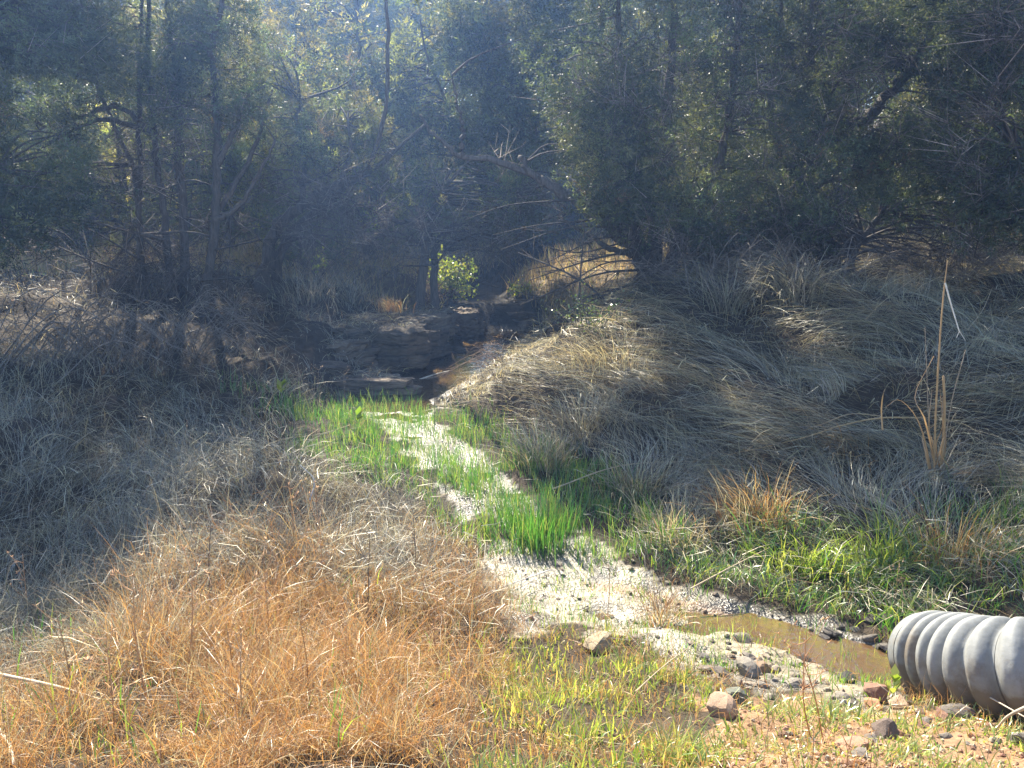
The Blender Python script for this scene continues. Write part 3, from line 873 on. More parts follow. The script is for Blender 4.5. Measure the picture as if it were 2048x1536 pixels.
# ------------------------------------------------------------------ understory bushes
def leafy_bush(name, base, size, nstem, nleaf, label, cols, leaf=.04, group=None, leanto=(0, 0), cat='bush'):
    root = empty(name, base, label, cat, group)
    st, lf = MB(), MB()
    base = np.asarray(base, float)
    tips = []
    for k in range(nstem):
        d = rng.normal(0, 1, 3); d[2] = abs(d[2]) * .8 + .6; d /= np.linalg.norm(d)
        e = base + d * np.asarray(size) * rng.uniform(.6, 1.0) + np.array([leanto[0], leanto[1], 0])
        P = smooth_path([base + rng.normal(0, .05, 3) * (1, 1, 0), (base + e) / 2 + rng.normal(0, .06, 3), e], 7)
        tube(st, P, np.linspace(.010, .003, 7), 4, (1.3, 1.2, 1.1), False)
        tips.append(P[2:])
    tips = np.concatenate(tips)
    C = tips[rng.integers(0, len(tips), nleaf)] + rng.normal(0, .10, (nleaf, 3)) * np.asarray(size) * .9
    D = rng.normal(size=(nleaf, 3)) + (0, 0, .3)
    R = frames(D)
    q = np.array([(0, 0, 0), (.35, .32, 0), (.35, -.32, 0), (1, 0, .05), (.7, .28, .02), (.7, -.28, .02)])
    V = np.einsum('vk,nkj->nvj', q, R) * (leaf * rng.uniform(.6, 1.3, n_ := nleaf))[:, None, None] + C[:, None, :]
    b = (np.arange(nleaf) * 6)[:, None]
    T = np.concatenate([b + np.array([[0, 1, 2]]), b + np.array([[3, 5, 4]])])
    Q = b + np.array([[1, 4, 5, 2]])
    lf.add(V.reshape(-1, 3), Q, T, np.repeat(pick(cols, nleaf, .3), 6, 0))
    st.build('stems', M_BARK, root)
    tag(lf.build('foliage', M_LEAF, root), kind='stuff')
    return root
YG = [(.28, .34, .06), (.36, .38, .08), (.18, .26, .05)]
DG = [(.05, .085, .03), (.075, .11, .04), (.04, .065, .03)]
leafy_bush('leafy_bush', at(905, 592, 16.6), (.80, .5, 1.05), 14, 1500, 'bright yellow-green sunlit bush beside the creek at the centre', YG, .065)
leafy_bush('leafy_bush', gp(1180, 680), (.75, .5, .8), 14, 700, 'dark green small-leaved bush under the dead boughs right of the pool', DG, .03)
leafy_bush('leafy_bush', at(1050, 600, 17.0), (.6, .4, .5), 9, 420, 'pale green low bush on the far bank below the sunlit slope', YG, .055)
leafy_bush('leafy_bush', at(640, 545, 14.4), (.25, .25, .6), 4, 70, 'thin sprig with a few lit leaves beneath the leaning trunks', YG, .05)
leafy_bush('leafy_bush', at(760, 470, 16.2), (.6, .5, .8), 8, 300, 'loose bush with scattered pale leaves left of the gnarled trunks', YG, .05)
leafy_bush('leafy_bush', at(1640, 560, 13.6), (.5, .4, .5), 6, 170, 'small lit bush glimpsed through the dark brush at the right', YG, .05)
leafy_bush('leafy_bush', at(100, 590, 14.8), (.9, .5, .6), 8, 220, 'pale leafy bush at the sunlit clearing on the far left', YG, .05)

# bare brush: thickets of grey twigs
def thicket(name, base, size, ncane, label, colr=(1.9, 1.9, 1.85), r=.006, arch=.6, az0=None, spread=1.0, cat='brush', lo=.5):
    root = empty(name, base, label, cat)
    base = np.asarray(base, float)
    for k in range(ncane):
        a = rng.uniform(0, 6.283) if az0 is None else az0 + rng.normal(0, spread)
        L = rng.uniform(lo, 1.0)
        b = base + np.array([rng.normal(0, size[0] * .22), rng.normal(0, size[1] * .22), 0])
        b[2] = hgt(b[0], b[1]) - .02
        tip = b + np.array([math.cos(a) * size[0], math.sin(a) * size[1], 0]) * L
        tz = hgt(tip[0], tip[1])
        tip[2] = max(tz + .05, b[2] + size[2] * L * (1 - arch) * rng.uniform(.3, 1.2))
        mid = (b + tip) / 2; mid[2] = max(b[2], tip[2]) + size[2] * L * arch * rng.uniform(.5, 1.0)
        mid[:2] += rng.normal(0, .08, 2)
        P = smooth_path([b, mid, tip], 9)
        mb = MB()
        c = np.asarray(colr) * rng.uniform(.6, 1.15)
        tube(mb, P, np.linspace(r, r * .4, 9) * rng.uniform(.7, 1.3), 4, c, False)
        m = rng.integers(3, 8)
        A = P[rng.integers(2, 9, m)]
        Bv = A + (P[-1] - P[4]) * rng.uniform(.1, .4, (m, 1)) + rng.normal(0, .10, (m, 3))
        cones(mb, A, Bv, r * .5, c)
        mb.build('cane', M_BARK, root)
    return root
thicket('bramble_thicket', gp(40, 750), (1.6, .7, 1.05), 34, 'arching grey bramble canes at the left edge below the clearing', r=.0065, az0=.3, spread=.5)
thicket('bramble_thicket', gp(210, 725), (1.2, .8, .95), 60, 'tangled mound of dead grey canes below the slender left trunks', r=.005)
thicket('bramble_thicket', gp(370, 700), (1.2, .8, .85), 64, 'tangle of dead canes spilling right toward the rock ledge', az0=-.5, spread=.9, r=.005)
thicket('bramble_thicket', gp(480, 640), (1.0, .8, .55), 22, 'low dead brush on the bank above the rock ledge', r=.005)
thicket('bramble_thicket', gp(845, 590), (1.1, .6, .55), 34, 'mound of fine dead roots and twigs at the gnarled tree foot', colr=(1.8, 1.5, 1.3), r=.008)
thicket('bramble_thicket', gp(1420, 600), (1.2, .6, .9), 40, 'grey dead twigs tangled at the foot of the big juniper', r=.005)
thicket('bramble_thicket', gp(1620, 580), (1.2, .6, .9), 30, 'dark twig tangle on the right bank crest by the arching grass', r=.005)
thicket('bramble_thicket', gp(1900, 570), (1.6, .6, .8), 40, 'dim twig tangle along the crest at the right edge', r=.005)
thicket('bramble_thicket', gp(1000, 740), (.7, .5, .35), 24, 'small reddish dead brush leaning over the pool', colr=(2.2, 1.7, 1.3), r=.005, az0=2.7, spread=.6)

thicket('bramble_thicket', gp(330, 600), (1.3, .8, 1.0), 44, 'dark brush standing between the slender left trunks', r=.006, colr=(1.3, 1.2, 1.1))
thicket('bramble_thicket', gp(640, 570), (1.3, .8, .9), 40, 'dark brush under the two leaning trunks', r=.006, colr=(1.3, 1.2, 1.1))
thicket('bramble_thicket', gp(960, 560), (1.2, .8, .9), 40, 'dim brush overhanging the head of the creek', r=.006, colr=(1.4, 1.25, 1.1))

# dead sapling standing in front of the sunlit slope
rt = empty('dead_sapling', at(1150, 660, 11.0), 'thin dark dead sapling upright before the sunlit slope', 'sapling')
mb = MB()
P = smooth_path(pts(11.0, (1148, 672), (1158, 590), (1163, 520), (1170, 450)), 12); tube(mb, P, np.linspace(.022, .008, 12), 6, (.6, .6, .6))
mb.build('stem', M_BARK, rt)
for k in range(9):
    s = P[rng.integers(3, 12)]
    e = s + np.array([rng.choice([-1, 1]) * rng.uniform(.2, .6), rng.normal(0, .2), rng.uniform(.0, .35)])
    mb = MB(); tube(mb, smooth_path([s, (s + e) / 2 + (0, 0, .04), e], 5), np.linspace(.007, .002, 5), 4, (.7, .7, .7)); mb.build('branch', M_BARK, rt)

# ------------------------------------------------------------------ rock ledges
def ledge(name, c, r, label, strata=4, seed=0, col=(1, 1, 1), rot=0.0, under=.1):
    """flat layered rock: uneven outline, strata that step in and out, broken top edge"""
    g = np.random.default_rng(seed)
    ns = 84
    a = np.linspace(0, 2 * math.pi, ns, endpoint=False)
    ph = g.uniform(0, 6.283, 8)
    outl = 1 + .13 * np.sin(2 * a + ph[0]) + .09 * np.sin(3 * a + ph[1]) + .06 * np.sin(5 * a + ph[2]) + .045 * np.sin(9 * a + ph[3]) + .03 * np.sin(14 * a + ph[5])
    sup = (np.abs(np.cos(a)) ** 4.5 + np.abs(np.sin(a)) ** 4.5) ** (-1 / 4.5)
    rings = []
    for s in range(strata):
        z0, z1 = s / strata, (s + 1) / strata
        f = 1 + g.uniform(-.10, .05) - (under * 1.3 if s == 0 else 0) - .03 * s
        wob = .03 * np.sin(4 * a + g.uniform(0, 6)) + .02 * np.sin(11 * a + g.uniform(0, 6))
        for (z, k) in ((z0 + .006, .975), (z0 + .12 / strata, 1.0), (z1 - .14 / strata, 1.0), (z1 - .006, .985)):
            rr = outl * sup * (f * k + wob + np.convolve(np.r_[g.normal(0, .03, ns + 2)], [.25, .5, .25], 'valid'))
            rings.append(np.stack([np.cos(a) * rr, np.sin(a) * rr, z + .015 * g.normal(size=ns)], 1))
    for k in (.8, .55, .25):
        rr = outl * sup * k
        zz = 1 + .06 * np.sin(3 * a + ph[4]) * k + .05 * g.normal(size=ns) * .4
        rings.append(np.stack([np.cos(a) * rr, np.sin(a) * rr, zz], 1))
    V = np.array(rings); n = len(V)
    V = V.reshape(-1, 3)
    V = np.vstack([V, [0, 0, 1.0]])
    i = np.arange(n - 1)[:, None] * ns; j = np.arange(ns)[None, :]; k = (j + 1) % ns
    Q = np.stack([i + j, i + k, i + ns + k, i + ns + j], -1).reshape(-1, 4)
    b = (n - 1) * ns
    T = [(b + s, b + (s + 1) % ns, len(V) - 1) for s in range(ns)]
    V = V * np.asarray(r)
    cr, sr = math.cos(rot), math.sin(rot)
    V = np.stack([V[:, 0] * cr - V[:, 1] * sr, V[:, 0] * sr + V[:, 1] * cr, V[:, 2]], 1)
    mb = MB(); mb.add(V, Q, T, col)
    o = mb.build(name, M_ROCK, smooth=False)
    o.location = c
    return tag(o, label, 'rock')

def pl(px, py, y, z):
    p = at(px, py, y); p[2] = z; return p
ledge('rock_ledge', pl(535, 745, 10.9, -.15), (1.25, .75, .46), 'dark low bedrock ledge under the dead brush, left end', 5, 21, (.45, .43, .43), .1)
ledge('rock_ledge', pl(615, 720, 11.8, -.15), (1.1, .8, .60), 'layered grey bedrock step in the middle of the left bank ledge', 6, 22, (.62, .6, .58), -.1)
ledge('rock_ledge', pl(768, 700, 12.4, -.15), (.80, .75, .74), 'dark blocky undercut boulder above the pool', 4, 23, (.42, .40, .38), .05, .16)
ledge('rock_ledge', pl(680, 775, 10.4, -.12), (.95, .36, .30), 'lowest flat rock slab at the foot of the ledge by the water', 3, 24, (.6, .58, .58), -.08)
ledge('rock_ledge', pl(842, 700, 13.0, -.15), (.42, .5, .60), 'dark end of the ledge overhanging the pool', 4, 25, (.45, .43, .43), .2, .2)
ledge('rock_ledge', pl(790, 650, 13.5, .1), (.95, .6, .50), 'straw covered rock shelf behind the undercut boulder', 3, 26, (.7, .64, .58), .1)
ledge('rock_ledge', pl(930, 640, 15.3, -.1), (.40, .36, .56), 'rounded dark boulder at the head of the pool', 5, 31, (.55, .5, .46), .75)
ledge('rock_ledge', pl(1060, 640, 16.3, -.1), (.7, .3, .42), 'dark bedrock sill across the creek behind the pool', 3, 28, (.45, .43, .42), -.05, .2)
ledge('rock_ledge', pl(860, 655, 14.6, .0), (.5, .4, .52), 'broken rock step between the ledge and the pool head', 4, 29, (.65, .62, .6), .4)
ledge('rock_ledge', pl(905, 695, 13.4, -.06), (.22, .22, .10), 'flat stone just breaking the pool surface', 2, 30, (.5, .5, .5), .4)

# ------------------------------------------------------------------ loose stones
def stone_mesh(seed, n=11, flat=.65, sub=3, jag=.045):
    """a broken stone: ball cut by random planes, edges worn, surface pitted"""
    g = np.random.default_rng(seed)
    bm = bmesh.new()
    bmesh.ops.create_icosphere(bm, subdivisions=sub, radius=1.0)
    D = np.array([v.co[:] for v in bm.verts]); D /= np.linalg.norm(D, axis=1)[:, None]
    Nn = g.normal(size=(n, 3)); Nn /= np.linalg.norm(Nn, axis=1)[:, None]
    h = g.uniform(.55, .95, n)
    q = np.maximum(D @ Nn.T, .02) / h
    r = (np.sum(q ** 14, 1)) ** (-1 / 14.0)
    r = np.minimum(r, 1.25)
    w = g.normal(size=(10, 3)) * 3.2; ph = g.uniform(0, 6.28, 10)
    r = r * (1 + jag * np.sin(D @ w.T + ph).sum(1) / 2.2 + jag * .35 * g.normal(size=len(D)))
    V = D * r[:, None] * (1, .85, flat)
    for v, c in zip(bm.verts, V): v.co = c
    me = bpy.data.meshes.new('stone')
    bm.to_mesh(me); bm.free()
    a = me.attributes.new('Col', 'FLOAT_COLOR', 'POINT')
    a.data.foreach_set('color', np.ones(len(me.vertices) * 4, np.float32))
    return me
def stone(px, py, r, label, col, seed, group=None, flat=.65, name='stone', rot=None, sink=.5, z=None):
    me = stone_mesh(seed, 11, flat, 3 if r > .04 else 2)
    me.attributes['Col'].data.foreach_set('color', np.tile(np.array([*col, 1], np.float32), len(me.vertices)))
    me.materials.append(M_STONE)
    o = bpy.data.objects.new(name, me); COL.objects.link(o)
    p = gp(px, py)
    o.location = (p[0], p[1], (p[2] if z is None else z) + r * flat * (1 - sink * 1.6))
    o.scale = (r, r, r)
    o.rotation_euler = (rng.normal(0, .12), rng.normal(0, .12), rng.uniform(0, 6.28) if rot is None else rot)
    return tag(o, label, 'stone', group)
TAN, RED, GRY, DRK, PALE = (.44, .32, .22), (.26, .145, .10), (.28, .25, .21), (.19, .165, .14), (.55, .46, .30)
stone(1195, 1296, .092, 'pale yellowish block stone at the edge of the muddy flat', (.36, .30, .20), 3, flat=.55, rot=.2, sink=.4)
stone(1437, 1428, .066, 'tan pyramid shaped stone in the short green grass', (.42, .29, .20), 5, flat=.8, sink=.4)
stone(1462, 1402, .07, 'greenish grey stone just behind the tan pyramid stone', (.15, .16, .13), 6)
stone(1494, 1352, .075, 'grey wedge stone with a dark face on the mud', GRY, 7, flat=.7, sink=.2)
stone(1441, 1350, .055, 'dark stone left of the grey wedge stone', DRK, 8)
stone(1418, 1343, .05, 'small dark stone at the left end of the stone row', DRK, 9)
stone(1527, 1342, .05, 'brown stone right of the grey wedge stone', (.28, .2, .14), 10)
stone(1500, 1318, .05, 'lone dark flat stone higher up the mud flat', DRK, 12, flat=.45)
stone(1600, 1372, .06, 'grey flat stone half buried right of the stone row', GRY, 13, flat=.45)
stone(1688, 1402, .065, 'grey stone by the mud, left of the reddish heap', GRY, 14)
stone(1748, 1396, .07, 'largest reddish brown rock of the heap beside the pipe', RED, 15, flat=.7, sink=.2)
stone(1800, 1412, .06, 'tan rounded rock between the reddish rock and the pipe', TAN, 16, flat=.6)
stone(1750, 1416, .05, 'orange tan stone in front of the reddish heap', (.5, .27, .15), 17)
stone(1885, 1438, .05, 'rust red stone below the pipe', RED, 18, flat=.8)
stone(1917, 1436, .06, 'dark brown stone right of the rust red stone below the pipe', DRK, 19)
stone(1772, 1474, .05, 'dark upright stone on the reddish soil', (.2, .15, .12), 20, flat=.9)
stone(1745, 1482, .035, 'small dark stone left of the dark upright stone', DRK, 22)
stone(1850, 1450, .035, 'small dark stone cluster piece left of the rust red stone', DRK, 23)
stone(1838, 1430, .03, 'little brown stone at the pipe foot', (.25, .17, .12), 24)
stone(1707, 1498, .06, 'pinkish stone at the bottom right in the grass', (.42, .24, .16), 25, flat=.8)
stone(1720, 1515, .04, 'dark chip below the pinkish stone', DRK, 26)
stone(2036, 1484, .05, 'dark grey stone at the right edge on the gravel', DRK, 27)
stone(1560, 1268, .045, 'pale wet stone lying in the brown water', (.45, .42, .38), 28, flat=.5, sink=.1)
stone(1720, 1312, .06, 'flat pale stone at the pool edge near the pipe', (.42, .38, .32), 29, flat=.35)
stone(1485, 1282, .05, 'dark clod at the left tip of the brown pool', DRK, 31)
stone(1610, 1322, .045, 'black clod in the pale mud beside the pool', (.07, .06, .05), 32)
stone(1690, 1362, .05, 'black lump of wet mud near the reddish heap', (.06, .055, .05), 33)
for k in range(42):
    px, py = rng.uniform(1400, 1700), rng.uniform(1310, 1400)
    stone(px, py, rng.uniform(.014, .034), 'small stone scattered on the pale mud flat', [GRY, (.34, .29, .22), (.3, .24, .18), (.4, .33, .25)][k % 4], 100 + k, 'small stones on the mud flat')
for k in range(46):
    px, py = rng.uniform(1560, 2060), rng.uniform(1405, 1530)
    stone(px, py, rng.uniform(.012, .03), 'small stone scattered on the reddish soil', [RED, (.45, .25, .15), (.5, .32, .2), DRK][k % 4], 200 + k, 'small stones on the reddish soil')
for k in range(16):
    px, py = rng.uniform(1640, 1800), rng.uniform(1235, 1300)
    stone(px, py, rng.uniform(.025, .06), 'wet dark clod on the far rim of the brown pool', [(.10, .09, .08), (.16, .14, .12)][k % 2], 300 + k, 'wet clods on the pool rim', flat=.4)
stone_lib = []
for s in range(8):
    me = stone_mesh(500 + s, 7, .7, 1, .02)
    v = np.empty(len(me.vertices) * 3); me.vertices.foreach_get('co', v)
    t = np.empty(len(me.polygons) * 3, np.int32); me.polygons.foreach_get('vertices', t)
    stone_lib.append((v.reshape(-1, 3), t.reshape(-1, 3)))
# dark clods and crumbs of mud on the flat: a mass
cm = MB()
for s in range(700):
    px, py = rng.uniform(1000, 1800), rng.uniform(1090, 1420)
    if not any_poly(px, py, MUD, 8): continue
    p = gp(px, py)
    g = stone_lib[rng.integers(len(stone_lib))]; r = .006 + .022 * rng.random() ** 3
    cm.add(g[0] @ frames(rng.normal(size=(1, 3)))[0] * (r, r, r * .6) + p + (0, 0, r * .1), None, g[1], pick([(.07, .06, .05), (.14, .115, .09), (.30, .25, .18), (.22, .18, .13)], 1)[0])
tag(cm.build('mud_crumbs', M_STONE, smooth=False), kind='stuff')
# crushed reddish gravel of the track: a mass
gm = MB()
ng = 0
while ng < 2600:
    x, y = rng.uniform(-.2, 3.4), 1.3 + 1.9 * rng.random() ** 1.5
    px, py = to_px(np.array([x, y, float(hgt(x, y))]))
    if not any_poly(px, py, GRAVEL, 25): continue
    if py < 1490 and rng.random() < .72: continue
    v, t = stone_lib[rng.integers(8)]
    s = rng.uniform(.004, .013)
    R = frames(rng.normal(size=(1, 3)))[0]
    gm.add(v @ R * s + (x, y, float(hgt(x, y)) + s * .3), None, t, pick([RED, (.40, .25, .16), (.46, .32, .21), (.34, .27, .2), (.5, .4, .3)], 1)[0])
    ng += 1
tag(gm.build('gravel', M_STONE, smooth=False), kind='stuff')

# ------------------------------------------------------------------ culvert pipes
def pipe_mat():
    m, n, l, out = new_mat('weathered_pipe')
    bs = n.new('ShaderNodeBsdfPrincipled'); l.new(bs.outputs[0], out.inputs[0])
    bs.inputs['Specular IOR Level'].default_value = .2
    tc = n.new('ShaderNodeTexCoord')
    no = n.new('ShaderNodeTexNoise'); no.inputs['Scale'].default_value = 5; no.inputs['Detail'].default_value = 7; no.inputs['Roughness'].default_value = .65
    l.new(tc.outputs['Object'], no.inputs['Vector'])
    rp = n.new('ShaderNodeValToRGB')
    e = rp.color_ramp.elements
    e[0].position = .25; e[0].color = (.13, .137, .138, 1); e[1].position = .72; e[1].color = (.31, .31, .29, 1)
    l.new(no.outputs[0], rp.inputs[0])
    # dried mud splashes, thicker low down on the outside
    n2 = n.new('ShaderNodeTexNoise'); n2.inputs['Scale'].default_value = 9; n2.inputs['Detail'].default_value = 8; n2.inputs['Roughness'].default_value = .7
    l.new(tc.outputs['Object'], n2.inputs['Vector'])
    sx = N_(n, 'ShaderNodeAttribute', attribute_name='Col')
    mr = n.new('ShaderNodeMapRange'); mr.inputs['From Min'].default_value = 0.0; mr.inputs['From Max'].default_value = 1.0
    mr.inputs['To Min'].default_value = -.25; mr.inputs['To Max'].default_value = .30
    l.new(sx.outputs['Fac'], mr.inputs['Value'])
    ad = N_(n, 'ShaderNodeMath', operation='ADD'); l.new(n2.outputs[0], ad.inputs[0]); l.new(mr.outputs[0], ad.inputs[1])
    r2 = n.new('ShaderNodeMapRange'); r2.inputs['From Min'].default_value = .44; r2.inputs['From Max'].default_value = .66; r2.inputs['To Max'].default_value = .75
    l.new(ad.outputs[0], r2.inputs['Value'])
    mx = N_(n, 'ShaderNodeMix', data_type='RGBA'); mx.inputs[7].default_value = (.13, .10, .068, 1)
    l.new(r2.outputs[0], mx.inputs[0]); l.new(rp.outputs[0], mx.inputs[6]); l.new(mx.outputs[2], bs.inputs['Base Color'])
    bs.inputs['Roughness'].default_value = .72
    n3 = n.new('ShaderNodeTexNoise'); n3.inputs['Scale'].default_value = 45; n3.inputs['Detail'].default_value = 5
    l.new(tc.outputs['Object'], n3.inputs['Vector'])
    bp = n.new('ShaderNodeBump'); bp.inputs['Strength'].default_value = .25; bp.inputs['Distance'].default_value = .006
    l.new(n3.outputs[0], bp.inputs['Height']); l.new(bp.outputs[0], bs.inputs['Normal'])
    return m
M_PIPE = pipe_mat()

def sweep(mb, centers, radii, sides=56, col=(1, 1, 1), dent=0.0):
    P = np.asarray(centers); n = len(P)
    T = np.gradient(P, axis=0); T /= np.linalg.norm(T, axis=1)[:, None]
    up = np.array([0, 0, 1.0])
    N = np.cross(T, up); N /= np.linalg.norm(N, axis=1)[:, None]
    B = np.cross(N, T)
    a = np.linspace(0, 2 * math.pi, sides, endpoint=False)
    R = np.asarray(radii)[:, None] * np.ones(sides)[None]
    s = np.arange(n)[:, None]
    R = R * (1 + dent * (np.sin(2 * a + .6)[None] * .5 + .35 * np.sin(3 * a[None] + s * .05) + .25 * np.sin(5 * a[None] + s * .11)))
    V = P[:, None] + R[:, :, None] * (np.cos(a)[None, :, None] * N[:, None] + np.sin(a)[None, :, None] * B[:, None])
    i = np.arange(n - 1)[:, None] * sides; j = np.arange(sides)[None, :]; k = (j + 1) % sides
    Q = np.stack([i + j, i + sides + j, i + sides + k, i + k], -1).reshape(-1, 4)
    # share of dried mud: thick along the underside, thin on the crown of the pipe
    low = np.clip(.5 - .62 * np.sin(a), 0, 1)[None] + .16 * noise2(s * .03 + 0 * a[None], a[None] * .55, .5, 2)
    mb.add(V.reshape(-1, 3), Q, None, np.repeat(np.clip(low, 0, 1).reshape(-1, 1), 3, 1))

def culvert(mouth, d1, l1, d2, l2, r, label):
    mouth = np.array(mouth, float)
    root = empty('culvert_pipe', mouth, label, 'pipe')
    d1 = np.array(d1) / np.linalg.norm(d1); d2 = np.array(d2) / np.linalg.norm(d2)
    step = .0045
    def path(s):
        # straight, a tight bend, straight
        b = .14
        out = np.zeros(3); ds = .004; t = 0
        return None
    S_ = np.arange(0, l1 + l2, step)
    w = sstep(l1 - .22, l1 + .22, S_)
    D = d1[None] * (1 - w[:, None]) + d2[None] * w[:, None]
    D /= np.linalg.norm(D, axis=1)[:, None]
    C = np.cumsum(D * step, 0)
    pitch = .086
    ph = ((S_ - .055) % pitch) / pitch
    prof = np.clip(1.12 * np.sin(np.pi * np.clip(ph / .86, 0, 1)), 0, 1) ** .75
    depth = .041
    rr = r - depth + depth * prof
    rr = np.where(S_ < .05, r - depth * .35, rr)
    cut = int((.055 + pitch * round((l1 - .055) / pitch)) / step)
    def sub(a, b, name):
        mb = MB(); sweep(mb, C[a:b], rr[a:b], 64, (1, 1, 1), .018)
        o = mb.build(name, M_PIPE); o.parent = root
        return o
    k0 = int(.05 / step)
    rim = sub(0, k0 + 1, 'end_rim')
    o = sub(k0, cut + 1, 'ribbed_section')
    o = sub(cut, len(S_), 'ribbed_section')
    mb = MB()
    sweep(mb, C[::6][::-1], np.full(len(C[::6]), r - depth - .014), 48, (1, 1, 1), .018)
    o = mb.build('inner_lining', M_PIPE); o.parent = root
    mb = MB()                                   # lip joining skin and lining
    Pp = np.array([C[0] - D[0] * .002, C[0] - D[0] * .006, C[0] - D[0] * .006, C[0] - D[0] * .002])
    N0 = np.cross(D[0], (0, 0, 1.0)); N0 /= np.linalg.norm(N0); B0 = np.cross(N0, D[0])
    a = np.linspace(0, 2 * math.pi, 64, endpoint=False)
    V = []
    for p, q in zip(Pp, (r - depth * .35, r - depth * .35 - .003, r - depth - .011, r - depth - .014)):
        de = 1 + .018 * (np.sin(2 * a + .6) * .5 + .35 * np.sin(3 * a) + .25 * np.sin(5 * a))
        V.append(p + (q * de)[:, None] * (np.cos(a)[:, None] * N0 + np.sin(a)[:, None] * B0))
    V = np.array(V).reshape(-1, 3)
    i = np.arange(3)[:, None] * 64; j = np.arange(64)[None, :]; k = (j + 1) % 64
    mb.add(V, np.stack([i + j, i + 64 + j, i + 64 + k, i + k], -1).reshape(-1, 4))
    o = mb.build('lip', M_PIPE); o.parent = rim
    return root
dep = 3.85
mouth = CAM + dep * ray(1858, 1313)
culvert(mouth, (.03, -.315, .15), .56, (.85, -.46, .29), 1.9, .228, 'grey corrugated plastic culvert pipe with mud stains at the lower right')
m2 = CAM + 4.25 * ray(2066, 1322)
culvert(m2, (.7, -.5, .25), .3, (.85, -.46, .29), 1.6, .25, 'second corrugated pipe half hidden behind the mud stained culvert')

# ------------------------------------------------------------------ grass
def sample(n, y0, y1, power, xpad=1.0, xlo=None, xhi=None):
    """ground points in the wedge in front of the camera, thinner with distance"""
    u = rng.random(n)
    if power == 1: y = y0 * (y1 / y0) ** u
    else:
        k = 1 - power; y = (y0 ** k + u * (y1 ** k - y0 ** k)) ** (1 / k)
    half = .72 * y + xpad
    x = rng.uniform(-1, 1, n) * half
    z = hgt(x, y)
    return np.stack([x, y, z], 1)

def classify(P):
    d, side, w = creek_dist(P[:, 0], P[:, 1])
    px, py = to_px(P)
    return d - w, side, px, py

ROCKS = np.array([(o.location.x, o.location.y, .62) for o in bpy.data.objects if o.name.startswith('rock_ledge')])
def off_rocks(P, keep=.12):
    m = np.ones(len(P), bool)
    for x, y, r in ROCKS:
        m &= (np.hypot(P[:, 0] - x, (P[:, 1] - y) * 1.3) > r) | (rng.random(len(P)) < keep)
    return m

STRAW = [(.48, .42, .25), (.40, .35, .215), (.29, .255, .165), (.62, .56, .35), (.42, .33, .17), (.11, .095, .065)]  # darkest tone mixed in as shaded depth between the strands
GREY_STRAW = [(.31, .30, .235), (.41, .39, .305), (.19, .18, .14), (.52, .49, .38), (.085, .08, .065)]
ORANGE = [(.46, .245, .085), (.52, .29, .10), (.36, .185, .07), (.60, .42, .19), (.17, .095, .045), (.48, .27, .09)]
GREEN = [(.055, .18, .035), (.075, .225, .04), (.04, .135, .03), (.11, .24, .05), (.20, .25, .08)]
LIME = [(.20, .29, .05), (.26, .33, .07), (.15, .24, .045), (.33, .36, .11)]

def flow(x, y, k):
    return noise2(x, y, 1.6, k) * 1.5 + noise2(x, y, .6, k + 1) * .9

BRUSHY = [[(-60, 560), (250, 590), (480, 600), (620, 660), (600, 780), (430, 760), (200, 740), (-60, 730)]]
# right bank: long matted straw, combed in swirls
P = sample(80000, 4.3, 14.5, 1.2)
e, side, px, py = classify(P)
tuft = noise2(P[:, 0], P[:, 1], .30, 3) + .6 * noise2(P[:, 0], P[:, 1], .9, 0)
P_ok = (side > 0) & (e > .18) & ~any_poly(px, py, MUD, 12) & (~any_poly(px, py, GREEN_A, 22) | (rng.random(len(P)) < .1)) & (~any_poly(px, py, GREEN_B, 30) | (rng.random(len(P)) < .35)) & off_rocks(P) & (rng.random(len(P)) < np.clip(.9 + .35 * tuft, .3, 1))
P, e = P[P_ok], e[P_ok]
n = len(P)
azv = 3.5 + flow(P[:, 0], P[:, 1], 2) * .9 + rng.normal(0, .32, n)
upr = rng.random(n) < .05
L = np.where(upr, rng.uniform(.2, .5, n), rng.uniform(.45, 1.05, n)) * np.clip(.2 + .33 * e, .25, 1)
mb = MB()
blades(mb, P, azv, np.where(upr, rng.uniform(.0, .4, n), rng.uniform(.75, 1.35, n)), np.where(upr, rng.uniform(.4, 1.4, n), rng.uniform(1.5, 1.95, n)), L,
       (.0015 + .00045 * P[:, 1]) * rng.uniform(.6, 1.3, n), pick(STRAW + GREY_STRAW, n, .3), 4, clear=.05, curl=rng.normal(0, .5, n))
tag(mb.build('matted_straw', M_DRY), 'matted dry grass lying in swirls over the right bank', 'grass', kind='stuff')

